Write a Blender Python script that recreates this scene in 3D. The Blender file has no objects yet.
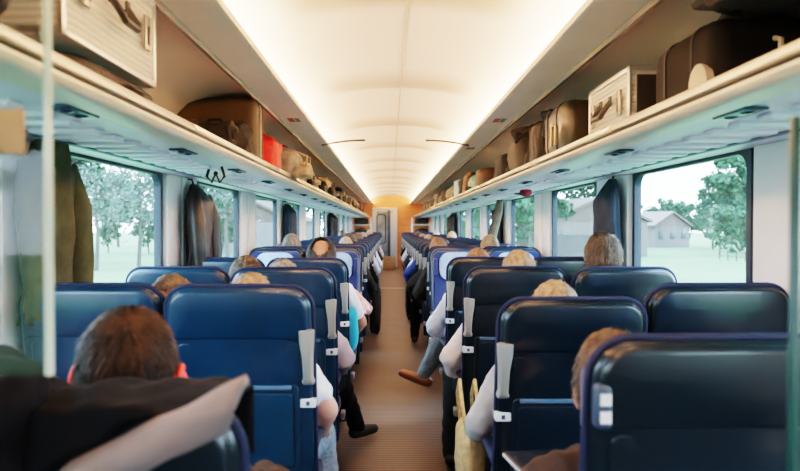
import bpy, bmesh, math, random
from mathutils import Vector, Matrix, noise
PI = math.pi
random.seed(7)
SC = bpy.context.scene
COL = bpy.data.collections.new('carriage')

# ------------------------------------------------------------------ materials
MATS = {}
def mat(name, col, rough=0.5, metal=0.0, var=0.0, vscale=8.0, bump=0.0, bscale=60.0, col2=None, sheen=0.0,
        coat=0.0, stretch=(1, 1, 1), spec=0.5, emit=None, estr=0.0, sss=0.0):
    if name in MATS: return MATS[name]
    m = bpy.data.materials.new(name); m.use_nodes = True
    nt = m.node_tree; b = nt.nodes['Principled BSDF']
    b.inputs['Roughness'].default_value = rough
    b.inputs['Metallic'].default_value = metal
    b.inputs['Specular IOR Level'].default_value = spec
    b.inputs['Sheen Weight'].default_value = sheen
    b.inputs['Coat Weight'].default_value = coat
    if sss:
        b.inputs['Subsurface Weight'].default_value = sss
        b.inputs['Subsurface Radius'].default_value = (0.02, 0.008, 0.004)
    c = (*col, 1)
    tc = nt.nodes.new('ShaderNodeTexCoord'); mp = nt.nodes.new('ShaderNodeMapping')
    mp.inputs['Scale'].default_value = stretch
    nt.links.new(tc.outputs['Object'], mp.inputs['Vector'])
    if var > 0 or col2:
        n = nt.nodes.new('ShaderNodeTexNoise'); n.inputs['Scale'].default_value = vscale
        n.inputs['Detail'].default_value = 5
        nt.links.new(mp.outputs[0], n.inputs['Vector'])
        r = nt.nodes.new('ShaderNodeValToRGB')
        if col2 is None:
            col2 = tuple(min(1, x*(1+var)+0.01*var) for x in col); c0 = tuple(x*(1-var) for x in col)
        else: c0 = col
        r.color_ramp.elements[0].position = 0.35; r.color_ramp.elements[1].position = 0.65
        r.color_ramp.elements[0].color = (*c0, 1); r.color_ramp.elements[1].color = (*col2, 1)
        nt.links.new(n.outputs['Fac'], r.inputs['Fac']); nt.links.new(r.outputs[0], b.inputs['Base Color'])
    else:
        b.inputs['Base Color'].default_value = c
    if bump > 0:
        n2 = nt.nodes.new('ShaderNodeTexNoise'); n2.inputs['Scale'].default_value = bscale
        nt.links.new(mp.outputs[0], n2.inputs['Vector'])
        bp = nt.nodes.new('ShaderNodeBump'); bp.inputs['Strength'].default_value = bump
        bp.inputs['Distance'].default_value = 0.01
        nt.links.new(n2.outputs['Fac'], bp.inputs['Height']); nt.links.new(bp.outputs[0], b.inputs['Normal'])
    if emit:
        b.inputs['Emission Color'].default_value = (*emit, 1); b.inputs['Emission Strength'].default_value = estr
    MATS[name] = m
    return m

def band_mat(name, c1, c2, scale, axis='Y', rough=0.5, bump=0.3):
    """fine ribs across one axis (object space)"""
    if name in MATS: return MATS[name]
    m = bpy.data.materials.new(name); m.use_nodes = True
    nt = m.node_tree; b = nt.nodes['Principled BSDF']; b.inputs['Roughness'].default_value = rough
    tc = nt.nodes.new('ShaderNodeTexCoord')
    w = nt.nodes.new('ShaderNodeTexWave'); w.bands_direction = axis; w.inputs['Scale'].default_value = scale
    w.inputs['Distortion'].default_value = 0.3
    nt.links.new(tc.outputs['Object'], w.inputs['Vector'])
    n = nt.nodes.new('ShaderNodeTexNoise'); n.inputs['Scale'].default_value = 2.5; n.inputs['Detail'].default_value = 6
    nt.links.new(tc.outputs['Object'], n.inputs['Vector'])
    mx = nt.nodes.new('ShaderNodeMix'); mx.data_type = 'RGBA'
    mx.inputs[6].default_value = (*c1, 1); mx.inputs[7].default_value = (*c2, 1)
    nt.links.new(w.outputs['Fac'], mx.inputs[0])
    mx2 = nt.nodes.new('ShaderNodeMix'); mx2.data_type = 'RGBA'; mx2.blend_type = 'MULTIPLY'; mx2.inputs[0].default_value = 0.5
    nt.links.new(mx.outputs[2], mx2.inputs[6])
    r = nt.nodes.new('ShaderNodeValToRGB'); r.color_ramp.elements[0].position = .3; r.color_ramp.elements[1].position = .7
    r.color_ramp.elements[0].color = (.6, .6, .6, 1); r.color_ramp.elements[1].color = (1.1, 1.1, 1.1, 1)
    nt.links.new(n.outputs['Fac'], r.inputs[0]); nt.links.new(r.outputs[0], mx2.inputs[7])
    nt.links.new(mx2.outputs[2], b.inputs['Base Color'])
    bp = nt.nodes.new('ShaderNodeBump'); bp.inputs['Strength'].default_value = bump; bp.inputs['Distance'].default_value = .004
    nt.links.new(w.outputs['Fac'], bp.inputs['Height']); nt.links.new(bp.outputs[0], b.inputs['Normal'])
    MATS[name] = m
    return m

def glass_mat(name, tint=(.86, .98, .96), gloss=0.08, milk=0.0, milkcol=(.8, .95, .92)):
    m = bpy.data.materials.new(name); m.use_nodes = True
    nt = m.node_tree; nt.nodes.clear()
    out = nt.nodes.new('ShaderNodeOutputMaterial')
    t = nt.nodes.new('ShaderNodeBsdfTransparent'); t.inputs[0].default_value = (*tint, 1)
    g = nt.nodes.new('ShaderNodeBsdfGlossy'); g.inputs['Roughness'].default_value = 0.03
    mx = nt.nodes.new('ShaderNodeMixShader'); mx.inputs[0].default_value = gloss
    nt.links.new(t.outputs[0], mx.inputs[1]); nt.links.new(g.outputs[0], mx.inputs[2])
    last = mx
    if milk > 0:
        d = nt.nodes.new('ShaderNodeBsdfDiffuse'); d.inputs[0].default_value = (*milkcol, 1)
        m2 = nt.nodes.new('ShaderNodeMixShader'); m2.inputs[0].default_value = milk
        nt.links.new(mx.outputs[0], m2.inputs[1]); nt.links.new(d.outputs[0], m2.inputs[2]); last = m2
    nt.links.new(last.outputs[0], out.inputs[0])
    MATS[name] = m
    return m

# ------------------------------------------------------------------ mesh builder
class MB:
    def __init__(s): s.v = []; s.f = []
    def add(s, vs, fs):
        o = len(s.v); s.v += [tuple(v) for v in vs]; s.f += [tuple(i+o for i in f) for f in fs]; return s
    def box(s, x0, x1, y0, y1, z0, z1, b=0.0, M=None):
        if b <= 0:
            vs = [(x, y, z) for x in (x0, x1) for y in (y0, y1) for z in (z0, z1)]
            fs = [(0,1,3,2),(4,6,7,5),(0,4,5,1),(2,3,7,6),(0,2,6,4),(1,5,7,3)]
        else:
            bm = bmesh.new(); bmesh.ops.create_cube(bm, size=1)
            for v in bm.verts:
                v.co = Vector(((x0+x1)/2+v.co.x*(x1-x0), (y0+y1)/2+v.co.y*(y1-y0), (z0+z1)/2+v.co.z*(z1-z0)))
            bmesh.ops.bevel(bm, geom=bm.edges[:], offset=min(b, .49*min(abs(x1-x0), abs(y1-y0), abs(z1-z0))), segments=3, profile=.5, affect='EDGES')
            bm.verts.index_update()
            vs = [v.co.copy() for v in bm.verts]; fs = [[v.index for v in f.verts] for f in bm.faces]; bm.free()
        if M: vs = [M @ Vector(v) for v in vs]
        return s.add(vs, fs)
    def tube(s, pts, r, n=8, cap=True, flat=1.0):
        pts = [Vector(p) for p in pts]; rs = r if isinstance(r, (list, tuple)) else [r]*len(pts)
        rings = []; up = None
        for i, p in enumerate(pts):
            t = (pts[min(i+1, len(pts)-1)]-pts[max(i-1, 0)]).normalized()
            if up is None: up = Vector((0,0,1)) if abs(t.z) < .9 else Vector((1,0,0))
            a = t.cross(up).normalized(); b = a.cross(t).normalized(); up = b
            rings.append([p+a*math.cos(2*PI*k/n)*rs[i]+b*math.sin(2*PI*k/n)*rs[i]*flat for k in range(n)])
        return s.loft(rings, cap)
    def loft(s, rings, cap=True, closed=True):
        n = len(rings[0]); vs = [v for r in rings for v in r]; fs = []
        for i in range(len(rings)-1):
            for k in range(n if closed else n-1):
                a = i*n+k; b = i*n+(k+1) % n
                fs.append((a, b, b+n, a+n))
        if cap and closed:
            fs.append(tuple(range(n))[::-1]); fs.append(tuple((len(rings)-1)*n+k for k in range(n)))
        return s.add(vs, fs)
    def ell(s, c, r, nu=20, nv=12, M=None):
        rings = []
        for j in range(nv+1):
            a = -PI/2+PI*j/nv; e = max(math.cos(a), .02)
            rings.append([Vector((r[0]*e*math.cos(2*PI*k/nu), r[1]*e*math.sin(2*PI*k/nu), r[2]*math.sin(a))) for k in range(nu)])
        c = Vector(c)
        rings = [[c+((M @ v) if M else v) for v in q] for q in rings]
        return s.loft(rings)
    def prof_y(s, prof, y0, y1):        # closed x-z profile swept along y
        return s.loft([[Vector((x, y0, z)) for x, z in prof], [Vector((x, y1, z)) for x, z in prof]])
    def build(s, name, m, parent=None, smooth=True, ang=40):
        me = bpy.data.meshes.new(name); me.from_pydata(s.v, [], s.f); me.validate()
        bm = bmesh.new(); bm.from_mesh(me); bmesh.ops.recalc_face_normals(bm, faces=bm.faces[:]); bm.to_mesh(me); bm.free()
        if m: me.materials.append(m)
        if smooth:
            me.polygons.foreach_set('use_smooth', [True]*len(me.polygons))
            try: me.set_sharp_from_angle(angle=math.radians(ang))
            except Exception: pass
        o = bpy.data.objects.new(name, me); COL.objects.link(o)
        if parent: o.parent = parent
        return o

def tag(o, label, cat, group=None, kind=None):
    if label: o['label'] = label
    if cat: o['category'] = cat
    if group: o['group'] = group
    if kind: o['kind'] = kind
    return o
def thing(name, label, cat, loc=(0,0,0), rz=0, group=None):
    o = bpy.data.objects.new(name, None); COL.objects.link(o); o.empty_display_size = .1
    o.location = loc; o.rotation_euler = (0, 0, rz)
    return tag(o, label, cat, group)
def struct(o): o['kind'] = 'structure'; return o
def kids(o): return [c for c in ALLKIDS.get(o.name, [])]
def copy_tree(src, label=None, group=None, loc=None, rz=None):
    def rec(o, par):
        c = o.copy(); COL.objects.link(c)
        if par: c.parent = par
        for ch in o.children: rec(ch, c)
        return c
    r = rec(src, None)
    if label: r['label'] = label
    if group: r['group'] = group
    if loc is not None: r.location = loc
    if rz is not None: r.rotation_euler = (0, 0, rz)
    return r

def rrect(w, h, rt, rb, n=7):
    """rounded rectangle outline, centred x, z from 0 to h"""
    pts = []
    for cx, cz, r, a0 in ((w/2-rt, h-rt, rt, 0), (-w/2+rt, h-rt, rt, PI/2), (-w/2+rb, rb, rb, PI), (w/2-rb, rb, rb, 1.5*PI)):
        for k in range(n):
            a = a0+PI/2*k/(n-1); pts.append((cx+r*math.cos(a), cz+r*math.sin(a)))
    return pts
def slab(mb, w, h, rt, rb, t, edge, yf, x0=0, z0=0, bulge=0.0, extra=(.03, .07, .12)):
    """cushion-like upright panel; yf(z) gives y of the back face; thickness t; rounded edge"""
    def ring(inset, y):
        pts = rrect(w-2*inset, h-2*inset, max(rt-inset, .004), max(rb-inset, .004))
        return [Vector((x0+x, y+yf(z0+z+inset), z0+z+inset)) for x, z in pts]
    rings = []
    lim = min(w, h)/2-.01
    st = [e for e in reversed(extra) if e+edge < lim]
    def bu(e): q = min(1, (e)/.13); return bulge*(1-(1-q)**2)
    for e in st: rings.append(ring(edge+e, -bu(e)))
    for k in range(5):
        a = PI/2*k/4; rings.append(ring(edge*(1-math.sin(a)), edge*(1-math.cos(a)) if False else edge*(1-math.cos(PI/2*k/4))))
    for k in range(5):
        rings.append(ring(edge*(1-math.cos(PI/2*k/4)), t-edge+edge*math.sin(PI/2*k/4)))
    for e in reversed(st): rings.append(ring(edge+e, t+bu(e)))
    return mb.loft(rings)

# ------------------------------------------------------------------ palette
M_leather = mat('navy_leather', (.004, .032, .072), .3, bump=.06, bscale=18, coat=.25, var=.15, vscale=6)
M_leather_shade = mat('navy_leather_shaded', (.003, .011, .020), .3, bump=.06, bscale=18, coat=.25, var=.15, vscale=6)  # same navy leather with the dimmer light painted in as a darker colour
M_pip = mat('seat_piping', (.009, .016, .055), .75, bump=.2, bscale=300)
M_fab = mat('navy_moquette', (.014, .035, .14), .9, bump=.3, bscale=400, var=.25, vscale=120, sheen=.3)
M_pad = mat('pale_blue_pad', (.33, .5, .78), .85, var=.1, vscale=60)
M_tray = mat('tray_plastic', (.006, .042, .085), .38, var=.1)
M_tray_shade = mat('tray_plastic_shaded', (.006, .016, .028), .38, var=.1)  # tray plastic darkened to paint in the shade on the right seats
M_traydk = mat('tray_gap', (.006, .014, .03), .6)
M_handle = mat('grab_grey', (.30, .31, .29), .4, var=.05)
M_plate = mat('number_plate_white', (.75, .8, .85), .4)
M_plate_dk = mat('number_plate_dark', (.04, .07, .12), .4)
M_arm = mat('armrest_plastic', (.045, .05, .09), .5)
M_metal = mat('brushed_metal', (.5, .52, .55), .3, 1.0)
M_dkmetal = mat('dark_metal', (.06, .07, .09), .4, .6)
M_wall = mat('wall_panel', (.72, .73, .72), .5, var=.04, vscale=3)
M_pillar = mat('pillar_panel', (.78, .78, .76), .45, var=.04, vscale=3)
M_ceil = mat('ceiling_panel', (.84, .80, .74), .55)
M_fascia = mat('fascia_panel', (.88, .77, .64), .5, var=.03, vscale=3)
M_rackback = mat('compartment_panel', (.60, .50, .41), .6, var=.04, vscale=2)
M_under = mat('rack_underside', (.78, .74, .88), .4, var=.05, vscale=2)
M_rail = mat('rack_rail', (.82, .76, .66), .35, var=.04)
M_rail2 = mat('rack_rail_metal', (.62, .55, .47), .25, .5)
M_dark = mat('dark_gap', (.02, .02, .022), .6)
M_frame = mat('window_gasket', (.012, .025, .045), .45)
M_orange = mat('orange_wood', (.52, .24, .10), .5, var=.12, vscale=3, stretch=(1, 1, 6))
M_floor = band_mat('ribbed_brown_floor', (.070, .060, .054), (.150, .130, .114), 9, 'Y', .5, .35)
M_glass = glass_mat('window_glass', (.92, .97, .99), .04, .04, (.8, .92, .95))  # faint diffuse layer puts a washed-out haze over the view into the pane
M_screen = glass_mat('screen_glass', (.95, .98, .97), .015)
M_edge = glass_mat('glass_edge_pale', (.75, .9, .85), .1, .55, (.8, .85, .75))
M_edge_dk = mat('glass_edge_dark', (.005, .05, .045), .3)

XW = 1.35
ORD = ['nearest', 'second', 'third', 'fourth', 'fifth', 'sixth', 'seventh', 'eighth', 'ninth', 'tenth', 'eleventh', 'twelfth', 'thirteenth', 'fourteenth',
       'fifteenth', 'sixteenth', 'seventeenth', 'eighteenth', 'nineteenth', 'twentieth', 'twenty-first', 'twenty-second']
FARY = [6.34+.95*k for k in range(16)]
# ------------------------------------------------------------------ people
M_skin = mat('skin_fair', (.60, .33, .24), .55, sss=.1, var=.06, vscale=20)
M_skinp = mat('skin_pink', (.72, .42, .34), .5, sss=.1, var=.06, vscale=20)
M_ear = mat('ear_red', (.85, .07, .05), .5, sss=.2)
def cap(mb, p0, r0, p1, r1, n=14):
    p0 = Vector(p0); p1 = Vector(p1); t = p1-p0; L = t.length
    if L < 1e-5: return
    t.normalize(); up = Vector((0, 0, 1)) if abs(t.z) < .9 else Vector((1, 0, 0))
    a = t.cross(up).normalized(); b = a.cross(t)
    rings = []
    for j in range(1, 6):
        an = PI/2*j/5; rr = r0*math.sin(an); c = p0-t*r0*math.cos(an)
        rings.append([c+a*math.cos(2*PI*k/n)*rr+b*math.sin(2*PI*k/n)*rr for k in range(n)])
    for j in range(0, 5):
        an = PI/2*j/5; rr = r1*math.cos(an); c = p1+t*r1*math.sin(an)
        rings.append([c+a*math.cos(2*PI*k/n)*rr+b*math.sin(2*PI*k/n)*rr for k in range(n)])
    mb.loft(rings)
def remesh(mb, name, m, voxel, parent, iters=4, disp=0.0):
    o = mb.build(name, None, None, smooth=False)
    md = o.modifiers.new('r', 'REMESH'); md.mode = 'VOXEL'; md.voxel_size = voxel; md.use_smooth_shade = True
    ms = o.modifiers.new('s', 'SMOOTH'); ms.factor = .5; ms.iterations = iters
    COL.objects.unlink(o); SC.collection.objects.link(o)
    dg = bpy.context.evaluated_depsgraph_get(); dg.update()
    me = bpy.data.meshes.new_from_object(o.evaluated_get(dg)); old = o.data
    o.modifiers.clear(); o.data = me; bpy.data.meshes.remove(old); me.name = name
    if disp:
        cs = [v.co.copy() for v in me.vertices]; ns = [v.normal.copy() for v in me.vertices]; fl = []
        for c_, n_ in zip(cs, ns):
            q = noise.noise(c_*14)*disp+noise.noise(c_*33)*disp*.5; fl.extend(c_+n_*q)
        me.vertices.foreach_set('co', fl)
    me.materials.clear(); me.materials.append(m)
    me.polygons.foreach_set('use_smooth', [True]*len(me.polygons))
    SC.collection.objects.unlink(o); COL.objects.link(o); o.parent = parent
    return o
def hair(parent, c, R, m, style='short', strands=0, rot=None, seed=1, length=.03):
    """skull cap of hair; c head centre, R radii, head faces +y"""
    rnd = random.Random(seed)
    def keep(n):
        # n unit direction; front +y
        if style == 'bald':
            return n.dot(Vector((0, -.62, .78))) < .80 and n.z > -.5+max(0, n.y)*1.2 and n.y < .5
        low = -.62 if style != 'long' else -1.2
        lim = low + max(0, (n.y+.25))*1.35
        return n.z > lim
    bm = bmesh.new(); bmesh.ops.create_icosphere(bm, subdivisions=4 if strands or style == 'curly' else 3, radius=1)
    bad = [v for v in bm.verts if not keep(v.co.normalized())]
    bmesh.ops.delete(bm, geom=bad, context='VERTS')
    for v in bm.verts:
        n = v.co.normalized()
        amp = {'short': .035, 'bald': .03, 'curly': .12, 'long': .05}[style]
        k = 1.09+amp*noise.noise(n*(5 if style != 'curly' else 9)+Vector((seed, 0, 0)))+amp*.6*noise.noise(n*14+Vector((0, seed, 0)))
        if n.z < -.2 and style != 'long': k -= .10*min(1, (-n.z-.2)/.4)
        v.co = Vector((n.x*R[0]*k, n.y*R[1]*k, n.z*R[2]*k))
        if style == 'long' and n.z < -.3: v.co.z -= .04
    # give it thickness
    bmesh.ops.solidify(bm, geom=bm.faces[:], thickness=.006)
    bmesh.ops.recalc_face_normals(bm, faces=bm.faces[:])
    mb = MB(); bm.verts.index_update()
    Rm = rot or Matrix.Identity(3)
    mb.add([Vector(c)+Rm @ v.co for v in bm.verts], [[v.index for v in f.verts] for f in bm.faces]); bm.free()
    if strands:
        whorl = Vector((.15, -.45, .88)).normalized(); cnt = 0
        while cnt < strands:
            n = Vector((rnd.gauss(0, 1), rnd.gauss(0, 1), rnd.gauss(0, 1))).normalized()
            if not keep(n) : continue
            cnt += 1
            ax = whorl.cross(n); 
            if ax.length < .05: ax = Vector((rnd.random(), rnd.random(), 0))
            ax.normalize(); tang = ax.cross(n).normalized()
            tang = (tang+Vector((0, 0, -.35))+Vector((rnd.gauss(0, .28), rnd.gauss(0, .28), rnd.gauss(0, .2)))).normalized()
            L = length*(.6+rnd.random()*.8)*(0.45 if n.z < -.15 else 1); w = .0022+rnd.random()*.0022
            p = Vector((n.x*R[0], n.y*R[1], n.z*R[2]))*1.07
            wv = tang.cross(n).normalized(); pts = []
            lift = rnd.uniform(.0, .16)
            for j in range(5):
                q = j/4
                pos = p+tang*L*q+n*(.004+L*lift*math.sin(q*PI*.75))-n*(L*q)**2*4
                pts.append((pos, w*(1-q*.85)))
            V = []; F = []
            for pos, ww in pts: V += [Vector(c)+Rm @ (pos-wv*ww), Vector(c)+Rm @ (pos+n*ww*.6), Vector(c)+Rm @ (pos+wv*ww)]
            for j in range(4):
                a = j*3; F += [(a, a+1, a+4, a+3), (a+1, a+2, a+5, a+4)]
            mb.add(V, F)
    return mb.build('hair', m, parent, ang=180)

def hand(mb, w, d, side, curl=.5):
    """palm + 5 curled fingers from wrist w towards d"""
    w = Vector(w); d = Vector(d).normalized(); up = Vector((0, 0, 1)); sd = d.cross(up).normalized()
    cap(mb, w, .024, w+d*.05, .026); 
    for k in (-1, 0, 1): cap(mb, w+d*.02+sd*k*.012, .017, w+d*.08+sd*k*.024, .014)
    for k, L in zip((-1.5, -.5, .5, 1.5), (.062, .075, .08, .07)):
        b = w+d*.085+sd*k*.02*side
        p1 = b+d*L*.5-up*L*.08; p2 = p1+(d*.7-up*curl)*L*.32; p3 = p2+(d*.3-up*curl)*L*.28
        cap(mb, b, .0095, p1, .009, 8); cap(mb, p1, .009, p2, .0085, 8); cap(mb, p2, .0085, p3, .0075, 8)
    b = w+d*.03+sd*-.024*side
    p1 = b+(d*.6-sd*side*.6)*.045; p2 = p1+(d*.9-up*.3)*.03
    cap(mb, b, .012, p1, .011, 8); cap(mb, p1, .011, p2, .009, 8)

def person(x, y, zt, label, shirt, pants, hairm, style='short', face=1, elbow=None, sleeve='long', legs=None, wrists=None,
           strands=0, vox=.011, skin=None, headx=0, heady=0, tilt=0, turn=0, shoe=None, seed=1, hs=1.0, headdz=0, hairlen=.03, ears=None, group=None):
    """zt: head top. local: origin under seat rear edge, facing +y"""
    skin = skin or M_skin
    t = thing('person', label, 'person', (x, y, 0), 0 if face > 0 else PI, group)
    sh = zt-.305
    hc = Vector((headx, .255+heady, zt-.122*hs))
    R = (.077*hs, .097*hs, .118*hs)
    Rm = (Matrix.Rotation(turn, 3, 'Z') @ Matrix.Rotation(tilt, 3, 'Y'))
    E = elbow or ([(-.27, .27, .70), (.27, .27, .70)] if abs(x) < .8 else [(-.215, .30, .70), (.215, .30, .70)])
    Wp = wrists or [(-.13, .50, .66), (.13, .50, .66)]
    K = legs or [[(-.10, .30, .54), (-.11, .70, .56), (-.11, .74, .10)], [(.10, .30, .54), (.11, .70, .56), (.11, .72, .10)]]
    def torso(mb, g):
        for s in (-1, 1):
            cap(mb, (s*.07, .30, .56), .115+g, (s*.075, .26, .76), .105+g)
            cap(mb, (s*.075, .26, .76), .105+g, (s*.09+headx*.3, .26, sh-.06), .11+g)
            cap(mb, (s*.06+headx*.3, .25, sh-.03), .09+g, (s*.155+headx*.3, .25, sh-.02), .062+g)
    def arm(mb, i, g, lo=True, hi=True, frac=1):
        s = -1 if i == 0 else 1; S = Vector((s*.17+headx*.3, .25, sh-.03)); e = Vector(E[i]); w = Vector(Wp[i])
        if hi: cap(mb, S, .056+g, S.lerp(e, frac), (.056*(1-frac)+.042*frac)+g)
        if lo: cap(mb, e, .042+g, w, .028+g)
    def leg(mb, i, g):
        h, k, a = [Vector(q) for q in K[i][:3]]
        cap(mb, h, .088+g, k, .06+g); cap(mb, k, .06+g, k.lerp(a, .35), .057+g); cap(mb, k.lerp(a, .35), .057+g, a, .038+g)
    # body
    mb = MB(); torso(mb, -.01)
    for i in (0, 1):
        arm(mb, i, 0); leg(mb, i, -.008); hand(mb, Wp[i], Vector(Wp[i])-Vector(E[i]), -1 if i == 0 else 1)
        a = Vector(K[i][2]); f = Vector(K[i][3]) if len(K[i]) > 3 else Vector((0, 1, 0))
        cap(mb, a+Vector((0, 0, -.02)), .035, a+f.normalized()*.12+Vector((0, 0, -.05)), .028)
    cap(mb, (headx*.4, .245, sh-.02), .062, hc+Vector((0, -.02, -.07*hs)), .055)
    # head: skull, jaw, cheeks, nose, brow, lips, ears
    def he(c, r, M=None): mb.ell(hc+Rm @ (Vector(c)*hs), [q*hs for q in r], 20, 14, Rm if M is None else Rm @ M)
    he((0, -.008, .012), (.074, .092, .106)); he((0, .03, -.03), (.062, .062, .082)); he((0, .045, -.085), (.038, .042, .032))
    he((0, .095, -.02), (.011, .018, .026)); he((0, .082, .02), (.05, .012, .012)); he((0, .082, -.06), (.024, .014, .010))
    he((.034, .06, -.025), (.025, .025, .028)); he((-.034, .06, -.025), (.025, .025, .028))
    if not ears:
        for s in (-1, 1): he((s*.079, -.002, -.012), (.009, .021, .034), Matrix.Rotation(-s*.35, 3, 'Z'))
    body = remesh(mb, 'body', skin, vox, t)
    if ears:
        mb = MB()
        pass
        for s in (-1, 1):
            mb = MB(); pts = []
            for k in range(13):
                a = -2.3+4.2*k/12; pts.append(hc+Rm @ (Vector((s*(.094+.010*math.cos(a)), -.012-.018*math.sin(a+.2)*1.0, -.014+.034*math.cos(a*1.0-.6)))*hs))
            mb.ell(hc+Rm @ (Vector((s*.098, -.004, -.016))*hs), (.007*hs, .021*hs, .034*hs), 16, 12, Rm @ Matrix.Rotation(-s*.5, 3, 'Z'))
            mb.ell(hc+Rm @ (Vector((s*.094, -.0, -.04))*hs), (.008*hs, .010*hs, .012*hs), 12, 8, Rm)
            mb.tube([hc+Rm @ (Vector((s*(.102), -.004-.022*math.cos(a/10), -.014+.036*math.sin(a/10)))*hs) for a in range(-12, 24, 3)], .0055*hs, 8)
            mb.build('ear', ears, t, ang=180)
    # clothing
    mb = MB(); torso(mb, .006)
    for i in (0, 1): arm(mb, i, .012, lo=(sleeve == 'long'), frac=1 if sleeve == 'long' else .62)
    cap(mb, (headx*.4-.02, .235, sh+.0), .068, (headx*.4+.02, .235, sh+.005), .068)
    remesh(mb, 'shirt', shirt, max(vox, .009), t, disp=.014)
    mb = MB()
    for s in (-1, 1): cap(mb, (s*.07, .24, .56), .125, (s*.07, .34, .56), .12)
    for i in (0, 1): leg(mb, i, .012)
    remesh(mb, 'trousers', pants, max(vox, .009), t, disp=.009)
    M_sh = shoe or mat('shoe_black', (.012, .012, .012), .35)
    for i in (0, 1):
        a = Vector(K[i][2]); f = (Vector(K[i][3]) if len(K[i]) > 3 else Vector((0, 1, 0))).normalized(); dn = Vector((0, 0, -1))
        mb = MB()
        cap(mb, a+dn*.03-f*.03, .042, a+dn*.042+f*.06, .040); cap(mb, a+dn*.042+f*.06, .040, a+dn*.055+f*.17, .032)
        remesh(mb, 'shoe', M_sh, .009, t, 2)
    if not strands and y < 7 and face > 0: strands = 1100; hairlen = .022
    if hairm: hair(t, hc+Rm @ Vector((0, -.006*hs, .01*hs)), R, hairm, style, strands, Rm, seed, hairlen)
    if face < 0 or turn:
        for s in (-1, 1): MB().ell(hc+Rm @ (Vector((s*.031, .083, .003))*hs), (.012, .008, .007), 12, 8).build('eye', mat('eye', (.08, .05, .04), .2), t)
    return t

H_brown = mat('hair_brown', (.008, .004, .003), .55, spec=.3, col2=(.06, .025, .010), vscale=14, bump=.3, bscale=120, stretch=(1, 1, .4))
H_brown2 = mat('hair_mid_brown', (.045, .028, .017), .5, col2=(.15, .095, .055), vscale=60, bump=.5, bscale=150, stretch=(1, 1, .3))
H_blond = mat('hair_blond', (.27, .18, .10), .5, col2=(.52, .37, .23), vscale=60, bump=.4, bscale=150, stretch=(1, 1, .3))
H_grey = mat('hair_grey', (.16, .14, .12), .55, col2=(.38, .34, .29), vscale=60, bump=.4, bscale=150, stretch=(1, 1, .3))
H_dark = mat('hair_dark', (.02, .015, .012), .45, col2=(.07, .05, .04), vscale=60, bump=.4, bscale=150, stretch=(1, 1, .3))
H_curl = mat('hair_curly_brown', (.10, .05, .025), .55, col2=(.26, .15, .08), vscale=80, bump=.6, bscale=90)
H_red = mat('hair_ginger', (.20, .10, .05), .5, col2=(.38, .22, .13), vscale=60, bump=.4, bscale=150)
C_white = mat('cloth_white', (.80, .86, .94), .8, bump=.15, bscale=40, var=.05)
C_ltblue = mat('cloth_pale_blue', (.55, .66, .80), .8, bump=.15, bscale=40, var=.05)
C_lilac = mat('cloth_lilac', (.55, .52, .62), .8, bump=.15, bscale=40, var=.05)
C_black = mat('cloth_black', (.005, .005, .007), .9, spec=.2, bump=.2, bscale=40)
C_brown = mat('cloth_dark_brown', (.035, .022, .018), .8, bump=.2, bscale=60)
C_dkgrey = mat('cloth_charcoal', (.02, .026, .03), .8, bump=.2, bscale=60)
C_jeans = mat('cloth_jeans', (.10, .18, .30), .85, var=.25, vscale=50, bump=.2, bscale=200)
C_ltjeans = mat('cloth_light_jeans', (.30, .42, .55), .85, var=.25, vscale=50, bump=.2, bscale=200)
C_greyblue = mat('cloth_grey_blue', (.13, .17, .20), .85, var=.15, vscale=50)
C_royal = mat('cloth_royal_blue', (.02, .08, .42), .8, bump=.2, bscale=40)
C_plaid = mat('cloth_red_check', (.55, .12, .12), .8, col2=(.75, .62, .62), vscale=40)
C_grey = mat('cloth_grey', (.40, .40, .40), .85, var=.1, bump=.2, bscale=60)
S_brown = mat('shoe_tan_leather', (.17, .06, .025), .3, coat=.3)
S_black = mat('shoe_black_suede', (.02, .02, .015), .7)

# foreground man
person(-.53, 1.03, 1.225, 'man with short dark brown hair and red ears seated at the bottom left', C_brown, C_dkgrey, H_brown,
       strands=6500, vox=.007, ears=M_ear, headx=-.03, heady=.05, seed=3, hs=1.0, hairlen=.026, elbow=[(-.27, .27, .70), (.26, .36, .84)], wrists=[(-.13, .50, .66), (.18, .58, .80)], turn=.04)
# left side
person(-.55, 2.2, 1.216, 'person with blond hair and bare arm in second left aisle seat, light jeans', C_white, C_ltjeans, H_blond, sleeve='short', skin=M_skinp,
       elbow=[(-.25, .28, .7), (.275, .24, .74)], wrists=[(-.1, .5, .66), (.24, .42, .62)], headx=-.0, seed=2,
       legs=[[(-.1, .3, .54), (-.1, .68, .56), (-.1, .7, .1)], [(.1, .3, .54), (.21, .60, .545), (.22, .62, .1)]])
person(-.56, 3.12, 1.222, 'grey haired person in lilac shirt in third left aisle seat, black sneaker in the aisle', C_lilac, C_black, H_grey,
       elbow=[(-.25, .28, .7), (.285, .30, .74)], wrists=[(-.1, .5, .66), (.26, .50, .66)], shoe=S_black, seed=4, headx=-.02,
       legs=[[(-.1, .3, .54), (-.1, .68, .56), (-.1, .7, .1)], [(.1, .3, .54), (.2, .78, .52), (.30, 1.28, .10), (.55, .75, 0)]])
person(-.52, 4.03, 1.315, 'balding man with dark fringe of hair and white t-shirt in fourth left aisle seat', C_white, C_greyblue, H_dark, 'bald', sleeve='short', seed=5, skin=mat('skin_tan', (.42, .20, .12), .5, var=.1),
       elbow=[(-.25, .28, .7), (.28, .36, .78)], wrists=[(-.1, .5, .66), (.22, .58, .66)], headx=.04, hs=1.05)
person(-.54, 6.05, 1.16, 'person in red checked shirt facing the camera, partly hidden on the left', C_plaid, C_black, H_dark, 'short', face=-1, seed=6,
       elbow=[(-.29, .28, .7), (.25, .28, .7)], headx=.15, heady=.05)
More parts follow.
